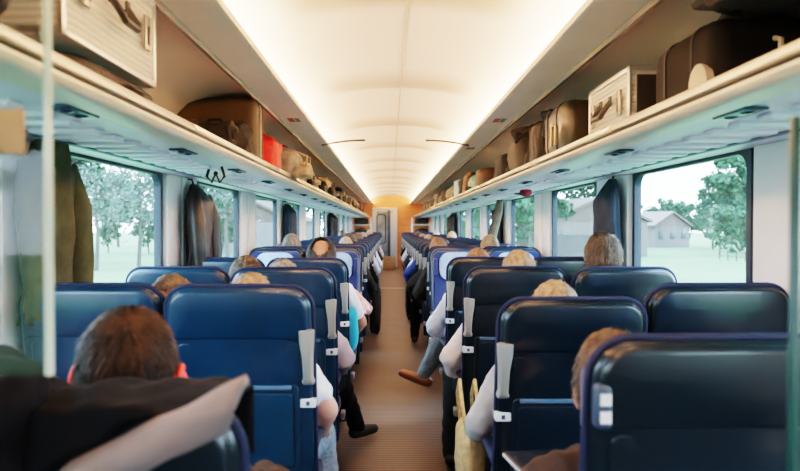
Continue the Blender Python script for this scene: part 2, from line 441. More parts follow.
person(-.98, 2.25, 1.205, 'person with curly brown hair between the left window and aisle seats, second row', C_dkgrey, C_jeans, H_curl, 'curly', seed=7, headx=.13)
person(-.90, 3.17, 1.235, 'person with dark brown hair leaning inwards at the third left window seat', C_brown, C_jeans, H_brown2, 'curly', seed=8, headx=.13)
person(-1.0, 6.34, 1.31, 'white haired person showing above the left window seat, sixth row', C_dkgrey, C_jeans, H_grey, 'short', seed=9)
# right side
person(.50, 1.27, 1.150, 'person with brown hair leaning out beside the nearest right seat back', C_brown, C_dkgrey, H_brown2, 'short', seed=10, headx=-.045, vox=.007, strands=2500, hairlen=.02, heady=-.0,
       elbow=[(-.27, .33, .72), (.27, .27, .70)], wrists=[(-.16, .50, .735), (.0, .56, .74)])
person(.54, 2.17, 1.19, 'person with light blond hair and pale grey top in the second right aisle seat', C_grey, C_dkgrey, H_blond, 'short', seed=11, headx=.0,
       elbow=[(-.262, .27, .70), (.27, .27, .70)], wrists=[(-.245, .46, .60), (.0, .56, .74)])
person(.57, 3.17, 1.262, 'grey haired man in white shirt and dark trousers in the third right aisle seat', C_white, mat('cloth_dark_teal', (.012, .024, .026), .8), H_blond, 'short', seed=12, headx=.03,
       elbow=[(-.315, .22, .74), (.27, .27, .70)], wrists=[(-.27, .48, .62), (.0, .56, .74)],
       legs=[[(-.1, .3, .54), (-.25, .66, .56), (-.27, .70, .10)], [(.1, .3, .54), (.11, .70, .56), (.11, .72, .10)]])
person(.52, 4.15, 1.24, 'man in pale blue shirt with crossed leg and tan leather shoe, fourth right aisle seat', C_ltblue, C_greyblue, H_red, 'short', seed=13, headx=-.0, shoe=S_brown,
       elbow=[(-.285, .26, .74), (.27, .27, .70)], wrists=[(-.20, .48, .66), (.0, .56, .74)],
       legs=[[(-.05, .3, .56), (-.18, .60, .66), (-.33, .70, .33), (-.9, .12, .42)], [(.02, .3, .54), (-.12, .62, .50), (-.14, .66, .10)]])
person(1.03, 3.12, 1.355, 'person with mid brown hair in front of the right window with the hanging coat', C_dkgrey, C_jeans, H_brown2, 'short', seed=14, headx=-.02, strands=1500, hairlen=.03)
person(.53, 6.34, 1.275, 'ginger haired person above the sixth row right aisle seat', C_dkgrey, C_black, H_red, 'short', seed=15, headx=-.11, elbow=[(-.31, .26, .74), (.27, .27, .70)])
person(.54, 7.29, 1.25, 'person in charcoal jacket reaching into the aisle, seventh row right', C_dkgrey, C_black, H_dark, 'short', seed=16, elbow=[(-.36, .26, .74), (.27, .27, .70)], wrists=[(-.33, .5, .6), (0, .56, .74)],
       legs=[[(-.1, .3, .54), (-.28, .66, .56), (-.30, .70, .10)], [(.1, .3, .54), (.11, .70, .56), (.11, .72, .10)]])
person(.54, 9.19, 1.25, 'person in royal blue top at the aisle, ninth row right', C_royal, C_black, H_brown2, 'short', seed=17, elbow=[(-.35, .26, .74), (.27, .27, .70)], wrists=[(-.33, .5, .6), (0, .56, .74)],
       legs=[[(-.1, .3, .54), (-.28, .66, .56), (-.30, .70, .10)], [(.1, .3, .54), (.11, .70, .56), (.11, .72, .10)]])
person(1.0, 5.02+1.32, 1.30, 'fair haired person above the sixth row right window seat', C_white, C_black, H_blond, 'short', seed=18, headx=-.08)
# far passengers, seen as heads and shoulders over the seat rows
farp = [(-1, True, 7, C_dkgrey, H_grey), (-1, True, 8, C_black, H_dark), (-1, False, 9, C_white, H_blond), (-1, True, 10, C_ltblue, H_brown2), (-1, True, 12, C_white, H_grey), (-1, True, 14, C_dkgrey, H_red), (-1, False, 13, C_grey, H_dark),
        (1, True, 8, C_black, H_dark), (1, True, 10, C_white, H_grey), (1, False, 11, C_ltblue, H_blond), (1, True, 12, C_dkgrey, H_red), (1, True, 14, C_white, H_brown2), (1, False, 15, C_white, H_grey), (1, True, 16, C_black, H_dark), (-1, True, 16, C_lilac, H_blond)]
fam = {id(C_white): 'white', id(C_dkgrey): 'charcoal', id(C_ltblue): 'pale blue', id(C_grey): 'grey', id(C_black): 'black', id(C_lilac): 'lilac'}
fah = {id(H_grey): 'grey', id(H_dark): 'dark', id(H_blond): 'blond', id(H_brown2): 'brown', id(H_red): 'ginger'}
for i, (s, a, r, c, h) in enumerate(farp):
    person(s*(.54 if a else .98), FARY[r-6], 1.27+.03*math.sin(i*2.3), '%s haired passenger in %s top, %s row, %s %s side' % (fah[id(h)], fam[id(c)], ORD[r-1], 'left' if s < 0 else 'right', 'aisle' if a else 'window'),
           c, C_black, h, 'short', seed=30+i, vox=.016, elbow=([(-.295, .27, .72), (.295, .27, .72)] if a else None), wrists=[(-.2, .5, .62), (.2, .5, .62)], group='passengers in the far rows')

Y0, Y1 = -1.3, 23.4
XW = 1.35
# ------------------------------------------------------------------ shell
struct(MB().box(-XW-.1, XW+.1, Y0, Y1+.1, -.08, 0).build('floor', M_floor))
struct(MB().box(-.30, .30, 15.2, 15.32, 0, .006).build('trim_1', mat('floor_joint', (.42, .36, .3), .4)))
def wall(side, name):
    mb = MB()
    xi, xo = XW*side, (XW+.03)*side
    a, b = min(xi, xo), max(xi, xo)
    mb.box(a, b, Y0, Y1, 0, .80); mb.box(a, b, Y0, Y1, 1.72, 2.32)
    ys = [Y0]+[y for k in range(-2, 10) for y in (2.6+1.94*k, 3.88+1.94*k) if y > Y0]+[Y1]
    if 2.6-2*1.94 < Y0 < 3.88-2*1.94: ys = ys[1:]
    for i in range(0, len(ys)-1, 2):
        mb.box(a, b, ys[i], ys[i+1], .8, 1.72)
    o = struct(mb.build(name, M_wall, smooth=False))
    m2 = MB()
    for k in range(-2, 11):
        c = 2.27+1.94*k
        if c < Y0+.3 or c > Y1-.3: continue
        for (u, v, d) in ((-.30, -.05, .03), (-.035, .27, .036)):
            x0, x1 = sorted(((XW)*side, (XW-d)*side)); m2.box(x0, x1, c+u, c+v, .86, 1.70, .008)
    p = m2.build('pillar_cover', M_pillar, o); p['kind'] = 'structure'
    m3 = MB(); x0, x1 = sorted((XW*side, (XW-.07)*side)); m3.box(x0, x1, Y0, Y1, .74, .80, .01)
    m3.build('window_sill', M_wall, o)['kind'] = 'structure'
    m3 = MB(); x0, x1 = sorted((XW*side, (XW-.1)*side)); m3.box(x0, x1, Y0, Y1, .02, .2, .01)
    m3.build('heater_duct', M_dkmetal, o)['kind'] = 'structure'
wall(-1, 'wall_left'); wall(1, 'wall_right')
nwin = 0
for side in (-1, 1):
    for k in range(-2, 10):
        ya, yb = 2.6+1.94*k, 3.88+1.94*k
        if yb < Y0+.3: continue
        ya = max(ya, Y0)
        nwin += 1
        w = bpy.data.objects.new('window_%d' % nwin, None); COL.objects.link(w); w['kind'] = 'structure'
        yc = (ya+yb)/2; w.location = (side*(XW+.04), yc, .8)
        W, H = yb-ya, .92
        inn = rrect(W-.07, H-.07, .07, .07, 9)
        # outer points projected onto the rectangle
        out = []
        for (x, z) in inn:
            zc = z-(H-.07)/2; sx = (W/2)/max(abs(x), 1e-6); sz = (H/2)/max(abs(zc), 1e-6); q = min(sx, sz)
            out.append((x*q, zc*q+H/2))
        inn = [(x, z+.035) for x, z in inn]
        mb = MB(); xa, xb = -.05*side, -.012*side
        mb.loft([[Vector((xb, p[0], p[1])) for p in out], [Vector((xa, p[0], p[1])) for p in out],
                 [Vector((xa, p[0], p[1])) for p in inn], [Vector((xb, p[0], p[1])) for p in inn]], cap=False)
        mb.build('window_frame', M_frame, w)['kind'] = 'structure'
        mb = MB(); mb.box(-.03*side-.003, -.03*side+.003, -W/2+.01, W/2-.01, .01, H-.01); mb.build('window_pane', M_glass, w, smooth=False)['kind'] = 'structure'

# ceiling vault with shallow cross bulges, their shading painted into the colour below
def ceil_z(x, y):
    z = 2.46-.25*(abs(x)/.86)**2.3
    if abs(x) < .62:
        q = ((y-4.9) % 1.9); q = min(q, 1.9-q)
        z -= .05*math.exp(-(q/.26)**2)*(math.cos(PI/2*abs(x)/.62)**.6)
    return z
NX = 34; ysn = [Y0+(Y1-Y0)*j/300 for j in range(301)]
vs = []; fs = []
for j, y in enumerate(ysn):
    for i in range(NX+1):
        x = -.9+1.8*i/NX; vs.append((x, y, ceil_z(x, y)))
for j in range(300):
    for i in range(NX):
        a = j*(NX+1)+i; fs.append((a, a+1, a+NX+2, a+NX+1))
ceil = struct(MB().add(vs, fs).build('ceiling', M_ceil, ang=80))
mb = MB()
for s in (-1, 1):   # roof of the luggage compartments, folded down to the walls, and the cove trough back
    mb.loft([[Vector((s*x, y, z)) for x, z in ((.82, 2.165), (1.0, 2.17), (1.2, 2.10), (1.32, 1.98), (1.36, 1.85), (1.40, 1.85), (1.40, 2.34), (.82, 2.34))] for y in (Y0, Y1)])
mb.build('compartment_roof', M_rackback, ceil)['kind'] = 'structure'
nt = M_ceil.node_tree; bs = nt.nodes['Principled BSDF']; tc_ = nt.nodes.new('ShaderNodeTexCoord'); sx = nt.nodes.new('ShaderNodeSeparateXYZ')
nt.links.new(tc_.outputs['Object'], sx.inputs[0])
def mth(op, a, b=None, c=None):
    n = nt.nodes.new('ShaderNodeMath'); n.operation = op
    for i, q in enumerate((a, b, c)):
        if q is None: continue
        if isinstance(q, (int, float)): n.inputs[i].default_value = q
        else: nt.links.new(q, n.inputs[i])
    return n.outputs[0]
ph = mth('ABSOLUTE', mth('SUBTRACT', mth('FRACT', mth('DIVIDE', mth('ADD', sx.outputs['Y'], -4.9+.95+19), 1.9)), .5))   # 0 at mid-band; soft shade bands painted into the ceiling colour
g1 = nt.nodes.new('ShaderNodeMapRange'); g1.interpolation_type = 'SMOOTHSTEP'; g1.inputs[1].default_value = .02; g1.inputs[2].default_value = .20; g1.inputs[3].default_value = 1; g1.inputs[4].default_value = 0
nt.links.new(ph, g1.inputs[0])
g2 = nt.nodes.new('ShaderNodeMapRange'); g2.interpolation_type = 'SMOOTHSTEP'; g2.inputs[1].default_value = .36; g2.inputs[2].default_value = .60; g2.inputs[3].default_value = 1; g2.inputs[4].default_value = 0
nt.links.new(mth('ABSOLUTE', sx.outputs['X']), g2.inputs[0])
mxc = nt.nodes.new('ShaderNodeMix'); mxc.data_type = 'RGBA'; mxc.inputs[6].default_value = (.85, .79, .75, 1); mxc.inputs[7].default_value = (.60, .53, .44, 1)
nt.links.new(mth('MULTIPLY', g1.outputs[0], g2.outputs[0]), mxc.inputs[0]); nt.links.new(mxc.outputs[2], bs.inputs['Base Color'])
# thin seam and curved trims
mb = MB(); mb.tube([(.03, y, ceil_z(.03, y)-.001) for y in ysn[::3]], .0035, 5)
mb.build('ceiling_seam', mat('seam', (.45, .38, .3), .6), ceil)['kind'] = 'structure'
for s in (-1, 1):
    o_ = MB().tube([(s*x, 6.3, 2.147+.045*math.sin(PI/2*min(1, (.68-x)/.36))) for x in (.68, .62, .56, .5, .44, .38, .32, .28)], .009, 8).build('trim_%d' % (3 if s < 0 else 4), mat('trim_brown', (.10, .07, .05), .4))
    struct(o_)
mb = MB()
for s in (-1, 1):
    # cove shelf board + upturned lip
    mb.prof_y([(s*.84, 2.155), (s*.64, 2.155), (s*.632, 2.16), (s*.632, 2.185), (s*.642, 2.188), (s*.65, 2.175), (s*.84, 2.175)], Y0, Y1)
fa = struct(mb.build('trim_2', M_fascia))
mb = MB()
for s in (-1, 1):
    mb.prof_y([(s*.838, 2.13), (s*.82, 2.13), (s*.82, 2.154), (s*.838, 2.154)], Y0, Y1)
mb.build('fascia_edge', M_rail2, fa)['kind'] = 'structure'

M_cove = mat('cove_emitter', (1, .9, .75), emit=(1, .63, .38), estr=43)
for s, nm in ((-1, 'left'), (1, 'right')):
    t = thing('light_strip', 'long warm glowing light strip hidden in the %s ceiling cove' % nm, 'light', (s*.76, 0, 2.176))
    MB().box(-.03, .03, Y0+.05, Y1-.05, .0, .012).build('diffuser', M_cove, t)
    MB().box(-.04*1, .04, Y0+.05, Y1-.05, -.0005, 0).build('housing', M_metal, t)

# fascia safety stickers
def sticker(s, y, nm):
    x = s*.73
    t = thing('sticker', nm, 'sticker', (x, y, 2.1535))
    MB().box(-.045, .045, -.09, .09, -.0012, .0).build('sticker_backing', mat('sticker_white', (.7, .66, .6), .5), t)
    MB().box(-.04, .0, -.08, .08, -.002, -.0013).build('red_field', mat('sticker_red', (.55, .08, .05), .5), t)
    MB().box(.008, .04, -.08, .08, -.002, -.0013).build('green_field', mat('sticker_green', (.1, .3, .14), .5), t)
sticker(-1, 4.85, 'small red and green sticker under the left ceiling cove board')
sticker(1, 4.85, 'small red and green sticker under the right cove board, nearer one')
sticker(1, 6.6, 'small red and green sticker under the right cove board, farther one')

# ------------------------------------------------------------------ end wall and door
mb = MB(); mb.box(-XW-.05, -.62, Y1, Y1+.08, 0, 2.6); mb.box(.16, XW+.05, Y1, Y1+.08, 0, 2.6); mb.box(-.62, .16, Y1, Y1+.08, 1.97, 2.6)
struct(mb.build('wall_far', M_orange, smooth=False))
struct(MB().box(-XW-.1, XW+.1, Y0-.06, Y0, -.05, 2.6).build('wall_near', mat('near_wall', (.35, .33, .3), .6)))
d = bpy.data.objects.new('door_1', None); COL.objects.link(d); d['kind'] = 'structure'; d.location = (-.23, Y1-.02, 0)
M_doorw = mat('door_white', (.62, .68, .72), .4); M_doorblue = mat('door_dark', (.05, .09, .14), .3)
mb = MB(); mb.box(-.43, -.37, -.03, .06, 0, 2.03, .01); mb.box(.37, .43, -.03, .06, 0, 2.03, .01); mb.box(-.43, .43, -.03, .06, 1.97, 2.03, .01)
mb.build('door_frame', M_doorw, d)['kind'] = 'structure'
mb = MB(); mb.box(-.37, -.27, .02, .05, 0, 1.97); mb.box(.29, .37, .02, .05, 0, 1.97); mb.box(-.27, .29, .02, .05, 0, .25); mb.box(-.27, .29, .02, .05, 1.9, 1.97)
mb.build('door_leaf', M_doorw, d)['kind'] = 'structure'
mb = MB(); mb.box(-.27, .29, .03, .04, .25, 1.9); mb.build('door_pane', mat('door_glass', (.30, .40, .46), .1, var=.3, vscale=3), d)['kind'] = 'structure'
q = rrect(.30, 1.0, .1, .1); q = [Vector((x-.12, 0.0, z+.8)) for x, z in q]; mb = MB(); mb.tube(q+[q[0]], .022, 6)
mb.build('door_window_seal', M_doorblue, d)['kind'] = 'structure'
MB().box(.10, .19, -.015, .01, .02, 1.95, .008).build('door_handle', M_doorblue, d)['kind'] = 'structure'
MB().box(.2, .36, .0, .02, .1, 1.85, .008).build('door_side_panel', mat('door_pale', (.5, .62, .68), .3), d)['kind'] = 'structure'

# ------------------------------------------------------------------ luggage racks
for s, nm in ((-1, 'left'), (1, 'right')):
    t = thing('luggage_rack', 'long overhead luggage rack along the %s windows with cream front rail' % nm, 'luggage rack', (0, 0, 0))
    X = lambda v: s*v
    mb = MB(); mb.prof_y([(X(.80), 1.712), (X(.80), 1.735), (X(1.34), 1.735), (X(1.34), 1.70), (X(1.18), 1.70), (X(.92), 1.702)], Y0+.02, Y1-.02)
    mb.build('shelf', M_under, t)
    mb = MB(); mb.prof_y([(X(.845), 1.700), (X(.785), 1.704), (X(.768), 1.712), (X(.762), 1.724), (X(.768), 1.736), (X(.785), 1.742), (X(.845), 1.742)], Y0+.02, Y1-.02)
    mb.build('front_bumper', M_rail, t)
    MB().box(*sorted((X(.778), X(.80))), Y0+.02, Y1-.02, 1.742, 1.749).build('dark_slot', M_dark, t)
    mb = MB(); y = Y0+.03
    while y < Y1-.1:
        y2 = min(y+1.9, Y1-.03)
        mb.box(*sorted((X(.768), X(.80))), y, y2-.006, 1.749, 1.776, .004)
        y += 1.9
    mb.build('front_rail', M_rail2, t)
    mb = MB(); y = 0.02
    while y < Y1-.3:
        k = (y-1.25) % .955
        mb.box(*sorted((X(.95), X(1.16))), y, y+.07, 1.686, 1.703, .008)
        y += .16
    mb.build('vent_ribs', M_under, t)
    MB().box(*sorted((X(1.19), X(1.215))), Y0+.1, Y1-.1, 1.692, 1.703, .003).build('channel', mat('channel_blue', (.12, .2, .28), .4), t)
    for k in range(-1, 22):
        y = 1.80+.955*k
        p = MB().box(-.034, .034, -.085, .085, -.008, 0, .004).build('reading_light', mat('reading_panel', (.03, .06, .13), .3), t)
        p.location = (X(.88), y, 1.703)
        if k < 12:
            for dy in (-.042, .042): MB().ell((0, dy, -.008), (.02, .022, .006), 12, 6).build('lens', mat('lens', (.02, .035, .07), .1, coat=.5), p)

# ------------------------------------------------------------------ seats
def yb(z):      # rear face of the back, reclined
    return .13*(1.20-z)/.8
def yrec(z): return yb(z)
def make_seat(side, aisle, plate='band', handle=True, dark=False):
    """side -1 left / 1 right block; origin on the floor below the top rear edge; faces +y.
    the aisle is towards -side*x"""
    ai = -side; LE = M_leather if side < 0 and not dark else M_leather_shade; TR = M_tray if side < 0 else M_tray_shade  # shaded colours for right seats, shaded leather also for nearest left seat
    t = thing('train_seat', 'x', 'seat')
    mb = MB(); slab(mb, .475, .86, .075, .04, .085, .022, yb, 0, .34, .012); mb.build('back_shell', LE, t)
    out = rrect(.482, .867, .078, .045); pts = [Vector((x, yb(z+.337)+.028, z+.337)) for x, z in out]
    MB().tube(pts+[pts[0]], .0085, 8, cap=False).build('piping', M_pip, t)
    # fatter upper pad on the rear with crease under it
    mb = MB(); slab(mb, .452, .168, .065, .02, .03, .016, lambda z: yb(z)-.016, 0, 1.025, .012, (.02, .05)); mb.build('upper_pad', LE, t)
    # tray table in its frame
    mb = MB(); slab(mb, .40, .135, .02, .02, .02, .006, lambda z: yb(z)-.008, 0, .882, .006, (.03,)); mb.build('lower_pad', LE, t)
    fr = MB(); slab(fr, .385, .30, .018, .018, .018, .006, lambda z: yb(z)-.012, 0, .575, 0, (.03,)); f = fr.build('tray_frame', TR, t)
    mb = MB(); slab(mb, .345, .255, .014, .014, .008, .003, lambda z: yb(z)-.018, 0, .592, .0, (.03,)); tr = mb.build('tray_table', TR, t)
    mb = MB()
    o2 = rrect(.35, .26, .016, .016); p2 = [Vector((x, yb(z+.5895)-.0125, z+.5895)) for x, z in o2]; mb.tube(p2+[p2[0]], .003, 5, cap=False)
    mb.build('tray_gap', M_traydk, tr)
    MB().box(-.17, .17, yb(.868)-.022, yb(.868), .860, .874, .004).build('tray_latch', mat('latch_blue', (.08, .16, .26), .3), t)
    MB().box(-.16, .16, yb(.5)-.02, yb(.5)+.0, .40, .545, .01).build('magazine_pocket', M_traydk, t)
    if aisle:
        # wedge shaped grab handle on the aisle-side corner
        x = ai*.222; mb = MB(); rings = []
        for z, w, dd, ox in ((1.062, .020, .010, 0), (1.058, .026, .03, 0), (1.02, .024, .036, 0), (.97, .018, .034, .002), (.90, .016, .030, .003), (.885, .022, .026, .003), (.875, .018, .012, .003)):
            cx = x+ai*ox
            ring = []
            for k in range(12):
                a = 2*PI*k/12; ring.append(Vector((cx+w*math.copysign(abs(math.cos(a))**.6, math.cos(a)), yb(z)+.0+dd*math.copysign(abs(math.sin(a))**.6, math.sin(a)), z)))
            rings.append(ring)
        if handle: mb.loft(rings); mb.build('grab_handle', M_handle, t)
        if plate == 'band':
            p = MB().box(x-.026, x+.026, yb(.81)-.008, yb(.81)+.05, .795, .825, .004).build('number_plate', M_plate, t)
            MB().box(x-.006, x+.006, yb(.81)-.0095, yb(.81)-.007, .803, .817).build('number_mark', M_plate_dk, p)
        elif plate == 'double':
            p = MB().box(x-.018, x+.014, yb(1.08)-.034, yb(1.08)+.01, 1.035, 1.12, .012).build('number_plate', M_plate_dk, t)
            for zz in (1.05, 1.083):
                MB().box(x-.011, x+.009, yb(1.08)-.036, yb(1.08)-.03, zz, zz+.022).build('number_mark', M_plate, p)
        mb = MB()
        mb.box(ai*.2-.03, ai*.2+.03, .12, .17, .20, .62, .012)
        mb.build('side_frame', LE, t)
        MB().ell((ai*.235, .15, .60), (.014, .02, .02), 12, 8).build('armrest_pivot', M_metal, t)
        MB().box(ai*.255-.012, ai*.255+.012, .30, .37, .42, .46, .008).build('recline_lever', M_metal, t)
    # front
    mb = MB(); slab(mb, .44, .74, .06, .05, .05, .02, lambda z: yb(z)+.07, 0, .44, .0); mb.build('backrest_cushion', M_fab, t)
    mb = MB()
    rings = []
    for j in range(9):
        a = PI*j/8; rings.append(None)
    mb = MB(); slab(mb, .34, .24, .09, .09, .03, .012, lambda z: yb(z)+.115, 0, .93, .012); mb.build('headrest_pad', M_pad, t)
    for q in (-1, 1):
        mb = MB(); mb.box(q*.2-.018, q*.2+.018, .10, .19, .98, 1.12, .016); mb.build('headrest_wing', M_fab, t)
    mb = MB(); mb.box(-.225, .225, .20, .66, .37, .48, .04); mb.build('seat_cushion', M_fab, t)
    mb = MB(); mb.box(-.21, .21, .22, .60, .29, .37, .02); mb.build('seat_pan', M_dkmetal, t)
    MB().box(-.05, .05, .30, .42, 0, .29, .015).build('leg', M_dkmetal, t)
    mb = MB(); mb.box(ai*.23-.022, ai*.23+.019, .13, .52, .625, .66, .014); a = mb.build('armrest', M_arm, t)
    MB().box(ai*.23-.012, ai*.23+.012, .13, .20, .50, .63, .01).build('armrest_arm', M_arm, a)
    return t

protos = {}
for s in (-1, 1):
    for a in (True, False):
        protos[(s, a)] = make_seat(s, a)
protoL1 = make_seat(-1, True, 'band', False, True)
protoR1 = make_seat(1, True, 'double', False)
used = set()
def place(side, aisle, y, row, face=1, key=None, dx=0, rx=0, dz=0):
    s = side*face
    p = protoR1 if key == 'R1' else protoL1 if key == 'L1' else protos[(s, aisle)]
    kid = (key if key else (s, aisle))
    cx = side*(.545 if aisle else 1.045)
    sd = 'left' if side < 0 else 'right'
    if face > 0: lab = 'dark blue leather seat back in the %s row from the camera, %s %s' % (ORD[row], sd, 'aisle seat' if aisle else 'window seat')
    else: lab = 'blue seat facing the camera with pale blue headrest pad, %s %s' % (sd, 'aisle seat' if aisle else 'window seat')
    if key == 'R1': lab = 'largest shaded navy leather seat back in the bottom right corner, two white number plates'
    if key == 'L1': lab = 'shaded navy leather seat back at bottom left under the draped jacket'
    if kid not in used: used.add(kid); o = p; o['label'] = lab
    else: o = copy_tree(p, lab)
    o.location = (cx+dx, y, dz); o.rotation_euler = (rx, 0, 0 if face > 0 else PI)
    o['group'] = 'seats in rows' if face > 0 else 'seats facing the camera'
    return o
LY = [1.0, 2.2, 3.12, 4.03]; RY = [1.27, 2.17, 3.17, 4.15]
for r in range(4):
    place(-1, True, LY[r], r, key='L1' if r == 0 else None, dx=.03 if r == 0 else 0, dz=-.07 if r == 0 else 0)
    place(-1, False, [1.25, 2.25, 3.17, 4.08][r], r)
    place(1, True, RY[r], r, key='R1' if r == 0 else None, dx=(.03, 0, 0, 0)[r], dz=(-.018, -.04, 0, 0)[r])
    place(1, False, [1.3, 2.22, 3.12, 4.15][r], r, dz=(0, 0, .0, 0)[r])
for s in (-1, 1):
    for a in (True, False): place(s, a, 6.05, 4, face=-1, dx=0.0)
for i, y in enumerate(FARY):
    for s in (-1, 1):
        for a in (True, False): place(s, a, y, 5+i)

# ------------------------------------------------------------------ jacket draped over the nearest left seat
def cloth_grid(mb, P, nu, nv, th=.006):
    """P(u,v)->Vector, thick sheet"""
    g = [[P(i/nu, j/nv) for j in range(nv+1)] for i in range(nu+1)]
    V = []; F = []
    for i in range(nu+1):
        for j in range(nv+1): V.append(g[i][j])
    n = len(V); W = nv+1
    N = []
    for i in range(nu+1):
        for j in range(nv+1):
            a = g[min(i+1, nu)][j]-g[max(i-1, 0)][j]; b = g[i][min(j+1, nv)]-g[i][max(j-1, 0)]
            q = a.cross(b); N.append(q.normalized() if q.length > 0 else Vector((0, 0, 1)))
    V += [V[k]+N[k]*th for k in range(n)]
    for i in range(nu):
        for j in range(nv):
            a = i*W+j; F.append((a, a+1, a+W+1, a+W)); F.append((n+a, n+a+W, n+a+W+1, n+a+1))
    for i in range(nu):
        for j in (0, nv):
            a = i*W+j; F.append((a, a+W, n+a+W, n+a))
    for j in range(nv):
        for i in (0, nu):
            a = i*W+j; F.append((a, a+1, n+a+1, n+a))
    return mb.add(V, F)
jk = thing('jacket', 'black jacket with grey lining draped over the seat back at bottom left', 'jacket', (-.51, 1.0, 1.122))
ZT = 0.0
def bandline(x):   # z (local) of the grey band's centre on the camera side, x local from -.25 to .24
    return .010-(.225-x)*.50
def Pj(u, v):      # u across, v: 0 front side of seat (far) -> over top -> 1 down to band
    x = -.27+.50*u
    low = bandline(x)-.0
    L = .20-low
    s = v*(L+.02)
    n1 = noise.noise(Vector((x*11, s*9, 3)))*.016+noise.noise(Vector((x*26, s*20, 5)))*.007
    if s < .10: y = .165; z = -.10+s
    elif s < .25:
        q = (s-.10)/.15; y = .165-q*.20; z = 0.012*math.sin(q*PI)+.012
    else: q = s-.25; y = -.037+q*.10; z = .012-q
    if x < -.10: z += .06*max(0, min(1, (-.10-x)/.08))*(1 if s < .3 else max(0, 1-(s-.3)/.2)); 
    if x > .18: z -= (x-.18)*.25
    return Vector((x, y-abs(n1)*.6-.012, z+.008+n1))
mb = MB(); cloth_grid(mb, Pj, 46, 34, .008); mb.build('jacket_body', C_black, jk, ang=180)
def Pb(u, v):
    x = -.27+.52*u; c = bandline(x); w = .056-.01*u
    n1 = noise.noise(Vector((u*9, v*3, 9)))*.006
    z = c+(v-.5)*2*w*.62
    yy = -.062+max(0, -z)*.10-.012*math.sin(v*PI)
    if v > .9 and u > .5: yy += .01
    return Vector((x+ (v-.5)*.03, yy+n1, z+n1+.01))
mb = MB(); cloth_grid(mb, Pb, 40, 10, .012); mb.build('lining', mat('lining_grey', (.19, .155, .15), .8, bump=.3, bscale=30, var=.1), jk, ang=180)
# bulky hood/shoulder on the far left, and a sleeve
mb = MB()
cap(mb, (-.085, -.01, .036), .052, (-.20, -.03, .03), .07); cap(mb, (-.085, -.03, .02), .05, (-.12, -.05, -.06), .07); cap(mb, (-.20, -.03, .03), .07, (-.28, -.05, -.10), .08); cap(mb, (-.16, .02, .0), .05, (-.02, .04, -.012), .035)
remesh(mb, 'hood', C_black, .009, jk, 5, .014)
MB().box(-.115, -.08, -.125, -.115, -.020, .002, .003).build('patch', mat('patch_olive', (.10, .085, .05), .7), jk)

# ------------------------------------------------------------------ glass screens near the camera
t = thing('glass_screen', 'clear glass screen with pale vertical edge at the left of the view', 'glass screen', (0, .80, 0))
MB().box(-1.30, -.452, -.004, .004, 1.225, 2.15).build('pane', M_screen, t, smooth=False)
MB().box(-.4525, -.4445, -.0045, .0045, 1.225, 2.15, .002).build('edge_strip', M_edge, t)
MB().ell((-.515, -.014, 1.455), (.016, .012, .016), 16, 10).build('fixing_knob', mat('knob_cream', (.6, .55, .48), .4), t)
s_ = MB().box(-.56, -.471, -.010, -.005, 1.483, 1.535, .003).build('sign_board', mat('sign_tan', (.36, .25, .14), .6), t)
t = thing('glass_screen', 'dark green glass screen edge at the right border of the view', 'glass screen', (0, .80, 0))
MB().box(.440, 1.30, -.004, .004, 1.225, 2.15).build('pane', M_screen, t, smooth=False)
MB().box(.426, .434, -.006, .006, .3, 1.53, .002).build('edge_strip', M_edge_dk, t)

# ------------------------------------------------------------------ luggage
def soft(mb, c, r, seed=0, p=.45, amp=.05, nu=28, nv=18, M=None):
    """super-ellipsoid lump with wrinkles"""
    rings = []
    f = lambda q: math.copysign(abs(q)**p, q)
    for j in range(nv+1):
        a = -PI/2+PI*j/nv; ca, sa = max(math.cos(a), .01), math.sin(a)
        ring = []
        for k in range(nu):
            b = 2*PI*k/nu
            v = Vector((r[0]*f(ca)*f(math.cos(b)), r[1]*f(ca)*f(math.sin(b)), r[2]*f(sa)))
            q = 1+amp*noise.noise(v*13+Vector((seed*7.1, 0, 0)))+amp*.6*noise.noise(v*30+Vector((0, seed*3.3, 0)))
            v = v*q
            ring.append(Vector(c)+((M @ v) if M else v))
        rings.append(ring)
    return mb.loft(rings)
def backpack(x, y, z, w, d, h, m, m2, label, rz=0, seed=1, group=None, kind='backpack', z_amp=.06):
    t = thing(kind, label, 'bag', (x, y, z), rz, group)
    mb = MB(); soft(mb, (0, 0, h/2), (w/2, d/2, h/2), seed, .5, z_amp); mb.build('bag_body', m, t)
    mb = MB(); soft(mb, (0, -d/2+.0, h*.32), (w*.36, d*.16, h*.25), seed+1, .5, z_amp); mb.build('front_pocket', m2, t)
    for s in (-1, 1):
        mb = MB(); mb.tube([(s*w*.22, -d*.40, h*.93), (s*w*.27, -d*.62, h*.75), (s*w*.30, -d*.60, h*.4), (s*w*.25, -d*.5, h*.12)], .012, 6, flat=.5); mb.build('strap', m2, t)
    mb = MB(); mb.tube([(-w*.12, 0, h*.98), (-w*.08, 0, h*1.07), (w*.08, 0, h*1.07), (w*.12, 0, h*.98)], .008, 6); mb.build('carry_loop', m2, t)
    return t
